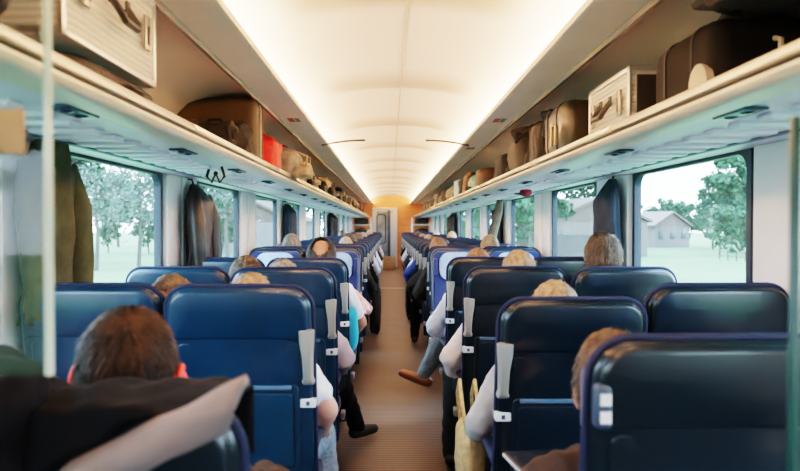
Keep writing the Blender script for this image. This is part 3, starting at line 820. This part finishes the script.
def suitcase(x, y, z, w, d, h, m, label, rz=0, ribs=True, group=None, handle_side=1, mh=None, wheel=True):
    t = thing('suitcase', label, 'suitcase', (x, y, z), rz, group)
    b = min(w, d, h)*.22
    MB().box(-w/2, w/2, -d/2, d/2, .012, h, b).build('shell', m, t)
    for k in (-1, 1): MB().loft([[Vector((px, k*d*.22+yy, pz+.009)) for px, pz in rrect(w+.006, h-.006, b, b)] for yy in (-.006, .006)]).build('zip_band', M_dark, t)
    mh = mh or M_dkmetal
    mb = MB(); mb.tube([(-.05, -d/2, h*.5-.06), (-.05, -d/2-.03, h*.5-.05), (-.05, -d/2-.03, h*.5+.05), (-.05, -d/2, h*.5+.06)], .008, 6); mb.build('handle', mh, t)
    if wheel:
        for s in (-1, 1):
            wm = MB(); wm.tube([(s*w*.36, -d/2-.012, .03), (s*w*.36, -d/2+.012, .03)], .028, 14); wm.build('wheel', mh, t)
    return t
def alu_case(x, y, z, w, d, h, label, rz, faceside):
    """w along local x (long), d thickness along local y; front face with handle at -y"""
    t = thing('aluminium_case', label, 'case', (x, y, z), rz)
    al = band_mat('ribbed_aluminium', (.66, .61, .55), (.82, .78, .72), 16, 'Z', .35, .6)
    mb = MB(); mb.box(-w/2+.008, w/2-.008, -d/2+.008, d/2-.008, .008, h-.008, .006); mb.build('panel', al, t)
    fr = mat('alu_edge', (.74, .73, .72), .28, .85); mb = MB()
    for a in (-1, 1):
        for b in (-1, 1):
            mb.box(-w/2, w/2, a*d/2-.014*(a > 0)-0*(a < 0), a*d/2+.014*(a < 0), (0 if b < 0 else h-.022), (.022 if b < 0 else h), .005)
            mb.box(a*w/2-.022*(a > 0), a*w/2+.022*(a < 0), b*d/2-.014*(b > 0), b*d/2+.014*(b < 0), 0, h, .005)
            mb.box(a*w/2-.012*(a > 0), a*w/2+.012*(a < 0), -d/2, d/2, (0 if b < 0 else h-.022), (.022 if b < 0 else h), .005)
    mb.build('edge_frame', fr, t)
    dk = mat('case_hardware', (.10, .09, .08), .4, .5); lt = mat('case_latch', (.35, .33, .3), .35, .9)
    yf = -d/2-.004
    mb = MB(); mb.tube([(-.06, yf, h*.62), (-.06, yf-.03, h*.46), (-.045, yf-.035, h*.40), (.045, yf-.035, h*.40), (.06, yf-.03, h*.46), (.06, yf, h*.62)], .011, 8); mb.build('handle', dk, t)
    for s in (-1, 1):
        mb = MB(); mb.box(s*w*.33-.02, s*w*.33+.02, yf-.008, yf+.002, h*.34, h*.72, .004); la = mb.build('latch', lt, t)
        MB().box(s*w*.33-.008, s*w*.33+.008, yf-.012, yf-.007, h*.40, h*.6, .002).build('latch_clip', dk, la)
        mb = MB(); mb.box(s*.06-.014, s*.06+.014, yf-.006, yf+.002, h*.55, h*.70, .003); mb.build('handle_mount', dk, t)
    if faceside:
        for s in (-1, 1): MB().box(s*w/2-.003, s*w/2+.003, -d/2+.03, d/2-.03, .035, h-.035, .002).build('end_panel', mat('case_end_dark', (.03, .022, .018), .5), t)
    return t
ZS = 1.737
B_black = mat('bag_black', (.007, .006, .006), .7, bump=.4, bscale=60, var=.3)
B_black2 = mat('bag_charcoal', (.02, .017, .014), .7, bump=.4, bscale=60, var=.3)
B_olive = mat('case_olive_brown', (.085, .052, .018), .55, var=.12, vscale=6, bump=.1)
B_dkolive = mat('bag_dark_olive', (.035, .028, .016), .65, var=.3, bump=.4, bscale=50)
B_grey = mat('bag_grey', (.16, .135, .10), .75, col2=(.36, .32, .26), vscale=18, bump=.4, bscale=50)
B_beige = mat('bag_beige', (.22, .16, .10), .75, col2=(.42, .33, .22), vscale=18, bump=.3)
B_red = mat('bag_red', (.70, .012, .008), .55, bump=.4, bscale=30, var=.2)
B_teal = mat('bag_teal', (.05, .24, .24), .6, col2=(.30, .45, .38), vscale=12)
B_blue = mat('bag_light_blue', (.15, .36, .62), .6, col2=(.5, .65, .75), vscale=10)
B_brown = mat('bag_brown', (.10, .055, .03), .6, var=.3, bump=.3)
B_navy = mat('bag_navy', (.02, .03, .06), .7, var=.3, bump=.3)

# left rack, from the camera
backpack(-1.03, 1.08, ZS, .42, .50, .30, B_brown, B_black, 'dark brown round bag at the near end of the left rack', seed=1, rz=PI/2)
t = thing('flat_bag', 'flat dark bag under the aluminium case on the left rack', 'bag', (-1.02, 2.0, ZS))
mb = MB(); soft(mb, (0, 0, .055), (.20, .34, .052), 4, .4, .05); mb.build('bag_body', B_black2, t)
MB().tube([(.19, -.1, .05), (.225, -.05, .06), (.225, .05, .06), (.19, .1, .05)], .008, 6).build('handle', B_black, t)
alu_case(-.90, 1.93, ZS+.113, .64, .17, .285, 'ribbed aluminium case with dark handle at the top left', PI/2, False)
suitcase(-1.06, 4.02, ZS, .50, .24, .405, B_olive, 'upright olive brown suitcase with tan edge on the left rack', mh=B_brown)
backpack(-.99, 3.68, ZS, .36, .20, .22, B_dkolive, B_black2, 'crumpled dark olive backpack in front of the brown suitcase', seed=5, z_amp=.3)
t = thing('red_bag', 'bright red cloth bag on the left rack beside the brown suitcase', 'bag', (-.90, 4.56, ZS))
mb = MB(); soft(mb, (0, 0, .12), (.11, .19, .13), 9, .6, .22); mb.build('bag_body', B_red, t)
MB().tube([(0, -.06, .21), (0, -.05, .285), (0, .05, .285), (0, .06, .21)], .012, 6).build('handle', B_red, t)
backpack(-.96, 5.05, ZS, .34, .50, .23, B_grey, B_beige, 'pale grey patterned bag on the left rack beyond the red bag', seed=11, rz=PI/2, z_amp=.15)
backpack(-1.02, 5.72, ZS, .34, .42, .33, B_black2, B_black, 'tall charcoal backpack on the left rack beyond the pale bag', seed=12, z_amp=.15)
# right rack
backpack(1.06, 1.22, ZS, .50, .44, .30, B_black, B_black2, 'large black bag at the top right corner of the right rack', seed=2, z_amp=.12)
sc_ = suitcase(1.08, 2.12, ZS, .46, .44, .26, mat('case_dark_brown', (.006, .006, .005), .7, spec=.2, var=.2, vscale=5), 'black suitcase with large pale wheel on the right rack', mh=mat('wheel_pale', (.45, .4, .33), .5), wheel=False)
mb = MB(); mb.tube([(-.237, -.15, .075), (-.215, -.15, .075)], .058, 20); wq = mb.build('wheel', mat('wheel_pale', (.45, .4, .33), .5), sc_)
t = thing('crumpled_coat', 'crumpled dark coat thrown on top of the black suitcase, right rack', 'coat', (1.06, 1.80, ZS+.262))
mb = MB(); soft(mb, (0, 0, .062), (.20, .27, .06), 6, .7, .4, 40, 24); mb.build('coat_body', B_black2, t)
mb = MB(); mb.tube([(-.12, -.2, .08), (-.2, -.05, .04), (-.16, .14, .05), (.0, .24, .05)], [.04, .045, .04, .03], 10); mb.build('sleeve', B_black, t)
t = thing('pale_cloth_bag', 'pink beige cloth bundle at the top right on the rack', 'bag', (1.02, 1.52, ZS+.30))
mb = MB(); soft(mb, (0, 0, .045), (.12, .10, .045), 8, .8, .3); mb.build('bag_body', mat('cloth_pinkish', (.40, .25, .2), .8, var=.2), t)
MB().tube([(-.05, 0, .08), (-.03, -.0, .11), (.03, 0, .11), (.05, 0, .08)], .006, 6).build('handle', B_brown, t)
alu_case(1.01, 2.82, ZS, .52, .32, .27, 'aluminium case with open latches on the right rack', -PI/2, True)
t = suitcase(1.02, 3.52, ZS, .46, .44, .29, mat('case_hard_olive', (.04, .033, .018), .35, coat=.3), 'dark olive hard shell case on the right rack beyond the aluminium case', wheel=False)
for k in (-.06, .02): MB().box(-.245, -.226, k-.012-.05, k+.012-.05, .07, .17, .005).build('clasp', mat('clasp', (.3, .25, .16), .4, .6), t)
t = thing('rucksack', 'crumpled black rucksack lying on top of the olive hard case', 'bag', (.97, 3.86, ZS+.155))
mb = MB(); soft(mb, (0, 0, .09), (.13, .13, .085), 13, .8, .45, 40, 24); mb.build('bag_body', B_black, t)
mb = MB(); mb.tube([(-.1, -.1, .12), (-.14, 0, .05), (-.1, .1, .1)], .012, 6); mb.build('strap', B_black2, t)
suitcase(1.0, 4.12, ZS, .38, .24, .29, B_dkolive, 'upright dark brown soft suitcase on the right rack behind the hard case', mh=mat('clasp', (.3, .25, .16), .4, .6))
bp_ = backpack(.99, 4.78, ZS, .38, .40, .30, B_dkolive, B_black2, 'tall olive grey backpack with loose straps on the right rack', seed=15, z_amp=.1)
mb = MB(); mb.tube([(-.17, -.15, .30), (-.2, -.26, .22), (-.12, -.28, .31), (.05, -.22, .33), (.12, -.05, .30)], .014, 6, flat=.5); mb.build('loose_strap', B_black, bp_)
mb = MB(); soft(mb, (0, -.02, .31), (.17, .18, .05), 16, .7, .3); mb.build('top_flap', B_dkolive, bp_)
backpack(.98, 5.5, ZS, .34, .36, .25, B_black2, B_dkolive, 'charcoal rucksack on the right rack beyond the olive backpack', seed=17, z_amp=.12)
backpack(.96, 6.4, ZS, .3, .4, .21, B_brown, B_grey, 'brown banded round bag on the right rack', seed=18, rz=PI/2)
t = thing('helmet_bag', 'round teal bag on the right rack beyond the brown bag', 'bag', (.93, 7.35, ZS))
mb = MB(); soft(mb, (0, 0, .11), (.13, .2, .11), 19, .9, .08); mb.build('bag_body', B_teal, t)
MB().tube([(-.125, -.12, .07), (-.14, 0, .09), (-.125, .12, .07)], .012, 6).build('band', B_black, t)
# further bags, one after another on both racks
names = {id(B_black): 'black', id(B_black2): 'charcoal', id(B_olive): 'olive brown', id(B_grey): 'grey', id(B_beige): 'beige', id(B_red): 'red', id(B_teal): 'teal', id(B_blue): 'light blue', id(B_brown): 'brown', id(B_navy): 'navy', id(B_dkolive): 'dark olive'}
seqL = [B_beige, B_dkolive, B_grey, B_black, B_beige, B_brown, B_navy, B_grey, B_black2, B_beige, B_black, B_brown, B_grey, B_navy, B_black, B_beige, B_dkolive, B_grey, B_red, B_black, B_red, B_brown]
seqR = [B_brown, B_black2, B_blue, B_grey, B_beige, B_black, B_brown, B_beige, B_navy, B_grey, B_black, B_dkolive, B_beige, B_black2, B_brown, B_black, B_grey, B_navy, B_black]
for s, seq, y0 in ((-1, seqL, 6.35), (1, seqR, 7.85)):
    y = y0; rnd = random.Random(5+s); cnt = {}
    for i, m in enumerate(seq):
        L = rnd.uniform(.38, .6); h = rnd.uniform(.18, .33); w = rnd.uniform(.28, .40)
        cn = names[id(m)]; cnt[cn] = cnt.get(cn, 0)+1
        kind = ('suitcase' if i % 4 == 3 else 'bag')
        lab = '%s %s on far %s rack, %s %s one from camera' % (cn, kind, 'left' if s < 0 else 'right', ORD[cnt[cn]-1] if cnt[cn] > 1 else 'first', cn)
        if kind == 'suitcase': suitcase(s*(.82+w/2), y+L/2, ZS, w, L*.9, h, m, lab, group='luggage on the %s rack' % ('left' if s < 0 else 'right'))
        else: backpack(s*(.83+w/2), y+L/2, ZS, w if i % 2 else L*.85*.8, L*.85 if i % 2 else w, h, m, B_black2 if m not in (B_black, B_black2) else B_dkolive, lab, rz=0 if i % 2 else PI/2, seed=50+i*3+s, group='luggage on the %s rack' % ('left' if s < 0 else 'right'), z_amp=.15)
        y += L+.08+rnd.uniform(0, .08)
        if y > 20.6: break

# ------------------------------------------------------------------ hanging coats
def coat(side, y, ztop, L, w, dpt, m, label, seed=1, sleeve=True, hood=False, lean=0.0, group=None):
    t = thing('hanging_coat', label, 'coat', (side*(XW-.04), y, ztop), 0, group)
    mb = MB(); rings = []
    NV, NU = 26, 40
    for j in range(NV+1):
        v = j/NV; z = -v*L
        sh = min(1, v/.16); wid = w/2*(.16+.84*sh**.6)*(1+.12*v); dd = dpt*(.35+.65*sh)*(1-.1*v)
        ring = []
        for k in range(NU):
            a = 2*PI*k/NU; f = 1+(.10+.12*v)*math.sin(a*5+seed+noise.noise(Vector((v*3, seed, 0)))*3)*(.3+v)+.08*noise.noise(Vector((math.cos(a)*3, math.sin(a)*3, v*6+seed)))
            ring.append(Vector((-side*(dd*.5+.01)+side*0+dd*.48*math.cos(a)*min(f, 1.15), wid*math.sin(a)*f+lean*v, z)))
        rings.append(ring)
    mb.loft(rings); mb.build('coat_body', m, t)
    if sleeve:
        for q in (-1, 1):
            mb = MB(); pts = [Vector((-side*(dpt*.5), q*w*.36, -.07)), Vector((-side*(dpt*.72), q*w*.5+lean*.2, -.22)), Vector((-side*(dpt*.85), q*w*.50+lean*.5, -.42)), Vector((-side*(dpt*.9), q*w*.46+lean*.7, -.60))]
            mb.tube(pts, [.045, .058, .052, .044], 12); mb.build('sleeve', m, t)
    mb = MB()
    if hood: soft(mb, (-side*dpt*.6, 0, -.08), (dpt*.5, w*.28, .12), seed, .8, .15)
    else: mb.tube([(-side*dpt*.3, -w*.14, -.03), (-side*dpt*.7, 0, -.07), (-side*dpt*.3, w*.14, -.03)], .018, 8)
    mb.build('hood' if hood else 'collar', m, t)
    MB().tube([(side*.035, 0, .035), (-side*.02, 0, .03), (-side*.03, 0, .0), (-side*.02, 0, -.02)], .007, 6).build('coat_hook', M_dkmetal, t)
    return t
J_olive = mat('coat_olive', (.032, .034, .013), .85, col2=(.075, .072, .03), vscale=10, bump=.5, bscale=20)
J_leather = mat('coat_leather', (.018, .014, .013), .42, bump=.5, bscale=18, var=.3)
J_navy = mat('coat_navy', (.012, .024, .04), .8, bump=.4, bscale=20, var=.3)
J_taupe = mat('coat_taupe', (.09, .075, .055), .85, bump=.3, var=.2)
coat(-1, 2.42, 1.69, .62, .30, .11, J_olive, 'long olive green coat hanging at the left window edge near the camera', 1, hood=True)
coat(-1, 4.28, 1.66, .66, .36, .13, J_leather, 'black leather jacket hanging on the pillar after the first left window', 3)
coat(1, 4.05, 1.68, .80, .34, .12, J_navy, 'dark navy coat hanging beside the large right window', 5, sleeve=False)
coat(-1, 8.1, 1.66, .62, .40, .14, J_navy, 'dark coat hanging on the third left pillar', 7, sleeve=False)
coat(1, 8.15, 1.67, .62, .20, .13, B_black, 'black coat hanging on the third right pillar', 8, sleeve=False)
coat(-1, 13.9, 1.66, .62, .55, .2, B_black, 'black coat hanging far down the left side', 9, sleeve=False)
coat(1, 13.9, 1.66, .62, .6, .2, B_black, 'black coat hanging far down the right side', 10, sleeve=False)
t = thing('garment', 'taupe sleeve of a garment slanting down from the right rack', 'coat', (1.15, 7.35, 1.69))
mb = MB(); mb.tube([(.0, 0.1, 0), (-.02, .0, -.12), (-.09, -.1, -.32), (-.15, -.2, -.50)], [.03, .045, .05, .055], 12, flat=.6); mb.build('sleeve', J_taupe, t)
MB().tube([(0, .1, -.005), (0, .1, .03)], .008, 6).build('coat_hook', M_dkmetal, t)
t = thing('baseball_cap', 'small red cap hanging below the right rack', 'cap', (1.02, 5.35, 1.665))
mb = MB(); mb.ell((0, 0, 0), (.05, .055, .035), 16, 10); mb.build('crown', mat('cap_red', (.30, .01, .04), .7), t)
mb = MB(); mb.ell((-.05, -.02, -.012), (.05, .045, .008), 16, 6); mb.build('brim', B_black, t)
MB().tube([(0, 0, .03), (0, 0, .04)], .006, 6).build('loop', B_black, t)
t = thing('hanging_strap', 'black strap bow hanging below the left rack', 'strap', (-.93, 3.45, 1.70))
mb = MB(); mb.tube([(-.03, 0, 0), (-.045, 0, -.05), (-.02, 0, -.08), (0, 0, -.035), (.02, 0, -.08), (.045, 0, -.05), (.03, 0, 0)], .013, 6, flat=.5); mb.build('strap', B_black, t)
MB().ell((0, 0, -.035), (.012, .012, .012), 10, 6).build('knot', B_black, t)

# ------------------------------------------------------------------ things in the aisle and on seats
t = thing('shoulder_bag', 'tan woven bag with loose handles in the aisle beside second right seat', 'bag', (.27, 2.72, .34))
M_tan = mat('bag_tan', (.42, .32, .15), .85, col2=(.6, .48, .26), vscale=40, bump=.3)
mb = MB(); soft(mb, (0, 0, .14), (.055, .17, .14), 21, .7, .12); mb.build('bag_body', M_tan, t)
for k in (-1, 1):
    mb = MB(); mb.tube([(k*.025, -.12, .26), (k*.03-.01, -.11, .36), (k*.03-.01, -.0, .44), (k*.03-.01, .1, .36), (k*.025, .12, .24)], .008, 6); mb.build('handle', M_tan, t)
t = thing('tablet', 'dark tablet with pale edge held by the nearest right passenger', 'tablet', (.40, 1.90, .735), .15)
b_ = MB().box(-.11, .11, -.075, .075, 0, .012, .004).build('screen', mat('tablet_dark', (.02, .025, .035), .2), t)
MB().box(-.114, .114, -.079, .079, -.004, .0065, .003).build('case', mat('tablet_edge', (.5, .55, .6), .4), t)
t = thing('folded_shirt', 'turquoise cloth tucked beside the balding man', 'cloth', (-.30, 4.30, .62))
mb = MB(); soft(mb, (0, 0, .14), (.05, .09, .15), 23, .7, .15); mb.build('cloth', mat('cloth_turquoise', (.02, .42, .62), .8, bump=.3, bscale=30), t)
t = thing('trolley_bag', 'black coat and bag standing at the left edge of the aisle', 'bag', (-.245, 8.8, 0))
mb = MB(); soft(mb, (0, 0, .35), (.075, .16, .345), 25, .6, .15); mb.build('bag_body', B_black, t)
MB().tube([(0, -.06, .66), (0, -.06, .76), (0, .06, .76), (0, .06, .66)], .008, 6).build('handle', B_black2, t)
t = thing('trolley_bag', 'dark bag standing at the right edge of the aisle', 'bag', (.27, 10.5, 0))
mb = MB(); soft(mb, (0, 0, .27), (.08, .16, .265), 27, .6, .15); mb.build('bag_body', B_navy, t)
MB().tube([(0, -.06, .5), (0, -.06, .6), (0, .06, .6), (0, .06, .5)], .008, 6).build('handle', B_black2, t)
t = thing('cardboard_box', 'tan cardboard box standing in front of the far door', 'box', (-.07, 21.6, 0))
MB().box(-.2, .2, -.18, .18, 0, .42, .01).build('carton', mat('cardboard', (.33, .19, .09), .8, var=.1), t)
MB().box(-.03, .03, -.183, .183, .3, .423).build('tape', mat('tape', (.25, .15, .08), .4), t)

# luggage shelving at the far end
for s, nm in ((-1, 'left'), (1, 'right')):
    t = thing('luggage_shelf', 'open luggage shelving at the far %s end of the carriage' % nm, 'shelf', (s*.98, 22.4, 0))
    for z in (.45, .95, 1.42): MB().box(-.32, .32, -.5, .5, z, z+.03, .006).build('shelf_board', mat('shelf_glass', (.45, .58, .55), .3), t)
    for a in (-1, 1):
        for b in (-1, 1): MB().tube([(a*.31, b*.49, 0), (a*.31, b*.49, 1.68)], .014, 8).build('post', M_metal, t)
    for j, (z, m, nn) in enumerate(((.481, B_black, 'lower'), (.981, B_navy, 'middle'), (1.451, B_black2, 'upper'))):
        backpack(s*.98, 22.3, z, .44, .5, .2 if j == 2 else .33, m, B_dkolive, '%s bag on the %s board of the far %s shelving' % (names[id(m)], nn, nm), seed=70+j)

# ------------------------------------------------------------------ outside
M_grass = mat('meadow_grass', (.08, .155, .055), .9, col2=(.12, .20, .085), vscale=.35)
struct(MB().box(-160, 160, -60, 260, -1.3, -1.2).build('ground', M_grass, smooth=False))
M_leaf = mat('leaf_green', (.025, .07, .033), .8, col2=(.05, .11, .05), vscale=1.2)
M_leaf2 = mat('leaf_pale', (.085, .12, .10), .8, col2=(.13, .17, .14), vscale=1.2)
M_bark = mat('bark', (.07, .065, .055), .9, var=.2)
def make_tree(seed, H, R, nleaf, m, sparse=False):
    rnd = random.Random(seed)
    t = thing('tree', 'x', 'tree')
    mb = MB(); mb.tube([(0, 0, 0), (.05*R, 0, H*.3), (0, .04*R, H*.6), (0, 0, H*.92)], [.02*H, .016*H, .011*H, .003*H], 8)
    tips = []
    for k in range(14):
        z0 = H*rnd.uniform(.25, .8); a = rnd.uniform(0, 2*PI); L = R*rnd.uniform(.5, .95)
        p = Vector((L*math.cos(a), L*math.sin(a), z0+L*rnd.uniform(.3, .8))); tips.append(p)
        mb.tube([(0, 0, z0), (p.x*.5, p.y*.5, z0+(p.z-z0)*.35), p], [.008*H, .005*H, .0015*H], 5)
    mb.build('trunk', M_bark, t)
    V = []; F = []
    blobs = [(Vector((rnd.gauss(0, R*.33), rnd.gauss(0, R*.33), H*rnd.uniform(.14, .92))), R*rnd.uniform(.25, .5)) for _ in range(16)]+[(p, R*.25) for p in tips]
    for i in range(nleaf):
        c, r = blobs[i % len(blobs)]
        d = Vector((rnd.gauss(0, 1), rnd.gauss(0, 1), rnd.gauss(0, 1))).normalized()*r*(rnd.random()**.4)
        p = c+d; q = Vector((rnd.gauss(0, 1), rnd.gauss(0, 1), rnd.gauss(0, 1))).normalized(); w = q.orthogonal().normalized(); u = q.cross(w)
        sz = (.055 if sparse else .095)*R*rnd.uniform(.6, 1.3)
        V += [p+w*sz, p+u*sz*.6, p-w*sz, p-u*sz*.6]; n = len(V)-4; F.append((n, n+1, n+2, n+3))
    mb = MB(); mb.add(V, F); mb.build('foliage', m, t, smooth=False)
    return t
tp = [make_tree(1, 7, 2.6, 3000, M_leaf), make_tree(2, 9, 3.2, 3400, M_leaf), make_tree(3, 8, 2.6, 1400, M_leaf2, True)]
usedt = set()
def tree(kind, x, y, s, label, rz=0):
    grp = 'trees outside the windows'
    if kind not in usedt: usedt.add(kind); o = tp[kind]; o['label'] = label; o['group'] = grp; o.location = (x, y, -1.2); o.rotation_euler = (0, 0, rz)
    else: o = copy_tree(tp[kind], label, grp, (x, y, -1.2), rz)
    o.scale = (s, s, s)
# bearings: right window 1 seen from the camera spans x/y = .37 .. .55
def at(px, Y): return ((px-390)/680*Y-.05, Y)
for i, (k, px, Y, sc, rz) in enumerate([(1, 745, 70, 1.15, 0), (0, 715, 76, 1.0, 1), (1, 772, 60, 1.0, 2), (0, 690, 85, .8, 3), (1, 652, 92, .6, 1.3), (0, 722, 58, .62, 0.4), (0, 735, 95, 1.2, 2), (1, 672, 110, .75, 2.5)]):
    x, y = at(px, Y); tree(k, x, y, sc, ['tall green tree at the right edge of the large right window', 'leafy tree in the middle of the large right window', 'big tree behind the right window edge', 'tree right of the distant house, large right window', 'distant tree behind the house, large right window', 'small round bush on the meadow, large right window', 'tree in the back row behind the tall one, large right window', 'low far tree just right of the distant house'][i], rz)
for i, (px, Y, k, sc) in enumerate([(585, 76, 1, 1.2), (530, 50, 0, 1.2), (512, 64, 1, 1.4), (480, 70, 0, 1.8), (462, 60, 1, 1.5), (440, 110, 1, 2.2)]):
    x, y = at(px, Y); tree(k, x, y, sc, ['tree above the brown roof, second right window', 'tree seen in the third right window, nearer the frame', 'dark tree in the third right window, far side', 'tree seen through the fourth right window', 'tree seen through the fifth right window', 'tree far ahead through the last right windows'][i], i)
for i, (px, Y, k, sc) in enumerate([(140, 44, 2, .9), (98, 40, 2, .85), (60, 46, 1, 1.0), (165, 60, 2, 1.1), (120, 84, 0, 1.3), (228, 56, 2, 1.1), (212, 65, 0, 1.2), (262, 84, 1, 1.5), (300, 75, 2, 2.0), (318, 90, 0, 2.0), (335, 120, 1, 2.4), (75, 62, 0, .62), (110, 66, 0, .55), (150, 64, 0, .6), (222, 58, 0, .5)]):
    x, y = at(px, Y); tree(k, x, y, sc, ['thin pale tree in the middle of the nearest left window', 'pale tree beside the olive coat, nearest left window', 'leafy tree behind the olive coat', 'pale tree at right side of the nearest left window', 'dense green tree in the background of the nearest left window',
         'pale thin tree in the second left window', 'green tree behind the leather jacket', 'tree in the third left window', 'pale tree in the fourth left window', 'green tree in the fifth left window', 'far tree through the last left windows', 'low bush behind the olive coat', 'low bush in the middle of the nearest left window', 'low bush at the right side of the nearest left window', 'low bush in the second left window'][i], i*.7)
def house(px, Y, w, d, h, label, mw, mr, rz):
    x, y = at(px, Y)
    t = thing('house', label, 'house', (x, y, -1.2), rz)
    MB().box(-w/2, w/2, -d/2, d/2, 0, h).build('wall', mw, t, smooth=False)
    e = .3; r = h*.6
    mb = MB(); mb.loft([[Vector((-w/2-e, yy, h-.1)), Vector((0, yy, h+r)), Vector((w/2+e, yy, h-.1)), Vector((w/2+e, yy, h+.1)), Vector((0, yy, h+r+.25)), Vector((-w/2-e, yy, h+.1))] for yy in (-d/2-e, d/2+e)])
    mb.loft([[Vector((-w/2, yy, h-.05)), Vector((0, yy, h+r)), Vector((w/2, yy, h-.05))] for yy in (-d/2, d/2)])
    mb.build('roof', mr, t, smooth=False)
    for k in range(3):
        f = MB().box(-w/2+w*(k+.5)/3-.35, -w/2+w*(k+.5)/3+.35, -d/2-.06, -d/2+.02, h*.4, h*.75, .02).build('window', mat('house_window', (.05, .07, .08), .3), t)
house(660, 84, 5, 5, 2.6, 'pale distant house beyond the meadow in the large right window', mat('house_wall_pale', (.15, .14, .14), .8), mat('roof_pinkish', (.15, .11, .105), .8), .3)
house(580, 60, 9, 7, 3.0, 'long house with brown roof in the second right window', mat('house_wall_brown', (.12, .105, .095), .8), mat('roof_brown', (.10, .075, .065), .8), .2)
house(265, 66, 8, 6, 3.0, 'low pale building in the third left window', mat('house_wall_pale', (.15, .14, .14), .8), mat('roof_brown', (.10, .075, .065), .8), -.2)
# fence on the right meadow
t = thing('field_fence', 'low rail fence on the meadow in the large right window', 'fence', (0, 0, -1.2))
P0 = Vector(at(722, 52)+(0,)); P1 = Vector(at(800, 44)+(0,))
for k in range(9):
    p = P0.lerp(P1, k/8); MB().box(p.x-.04, p.x+.04, p.y-.04, p.y+.04, 0, .75, .01).build('post', M_bark, t)
for z in (.3, .62):
    MB().tube([P0+Vector((0, 0, z)), P1+Vector((0, 0, z))], .025, 6).build('rail', M_bark, t)
# hedge / wall in second right window
t = thing('wooden_fence', 'grey board fence in front of the brown roofed house', 'fence', (0, 0, -1.2))
A = Vector(at(548, 55)+(0,)); B = Vector(at(618, 52)+(0,)); mb = MB()
dn = (B-A).normalized(); nn_ = Vector((-dn.y, dn.x, 0))*.03; nB = 40
for k in range(nB):
    p = A.lerp(B, k/nB); q = A.lerp(B, (k+.85)/nB)
    mb.add([p-nn_, q-nn_, q+nn_, p+nn_]+[v+Vector((0, 0, 1.9)) for v in (p-nn_, q-nn_, q+nn_, p+nn_)], [(0,1,2,3), (4,5,6,7), (0,1,5,4), (1,2,6,5), (2,3,7,6), (3,0,4,7)])
mb.build('boards', mat('fence_grey', (.09, .09, .09), .8), t)

# ------------------------------------------------------------------ light
w = bpy.data.worlds.new('World'); SC.world = w; w.use_nodes = True
nt = w.node_tree; bg = nt.nodes['Background']
tc = nt.nodes.new('ShaderNodeTexCoord'); sp = nt.nodes.new('ShaderNodeSeparateXYZ'); nt.links.new(tc.outputs['Generated'], sp.inputs[0])
rp = nt.nodes.new('ShaderNodeValToRGB'); nt.links.new(sp.outputs['Z'], rp.inputs[0])
rp.color_ramp.elements[0].position = 0.0; rp.color_ramp.elements[0].color = (.80, .90, 1, 1)
rp.color_ramp.elements[1].position = .8; rp.color_ramp.elements[1].color = (.55, .78, 1.0, 1)
nt.links.new(rp.outputs[0], bg.inputs[0]); bg.inputs[1].default_value = 9.0

SC.collection.children.link(COL)
# ------------------------------------------------------------------ camera
cam = bpy.data.cameras.new('camera'); co = bpy.data.objects.new('camera', cam); COL.objects.link(co); SC.camera = co
cam.sensor_width = 36; cam.lens = 680/800*36; cam.clip_start = .05; cam.clip_end = 600
co.location = (-.05, 0, 1.40)
dirv = Vector((10/680, 1, -9.5/680)); co.rotation_euler = dirv.to_track_quat('-Z', 'Y').to_euler()
cam.dof.use_dof = True; cam.dof.focus_distance = 4.6; cam.dof.aperture_fstop = 3.2
SC.view_settings.view_transform = 'Filmic'; SC.view_settings.look = 'High Contrast'; SC.view_settings.exposure = 0.7
SC.cycles.use_denoising = True
SC.cycles.max_bounces = 12; SC.cycles.diffuse_bounces = 8; SC.cycles.transparent_max_bounces = 16
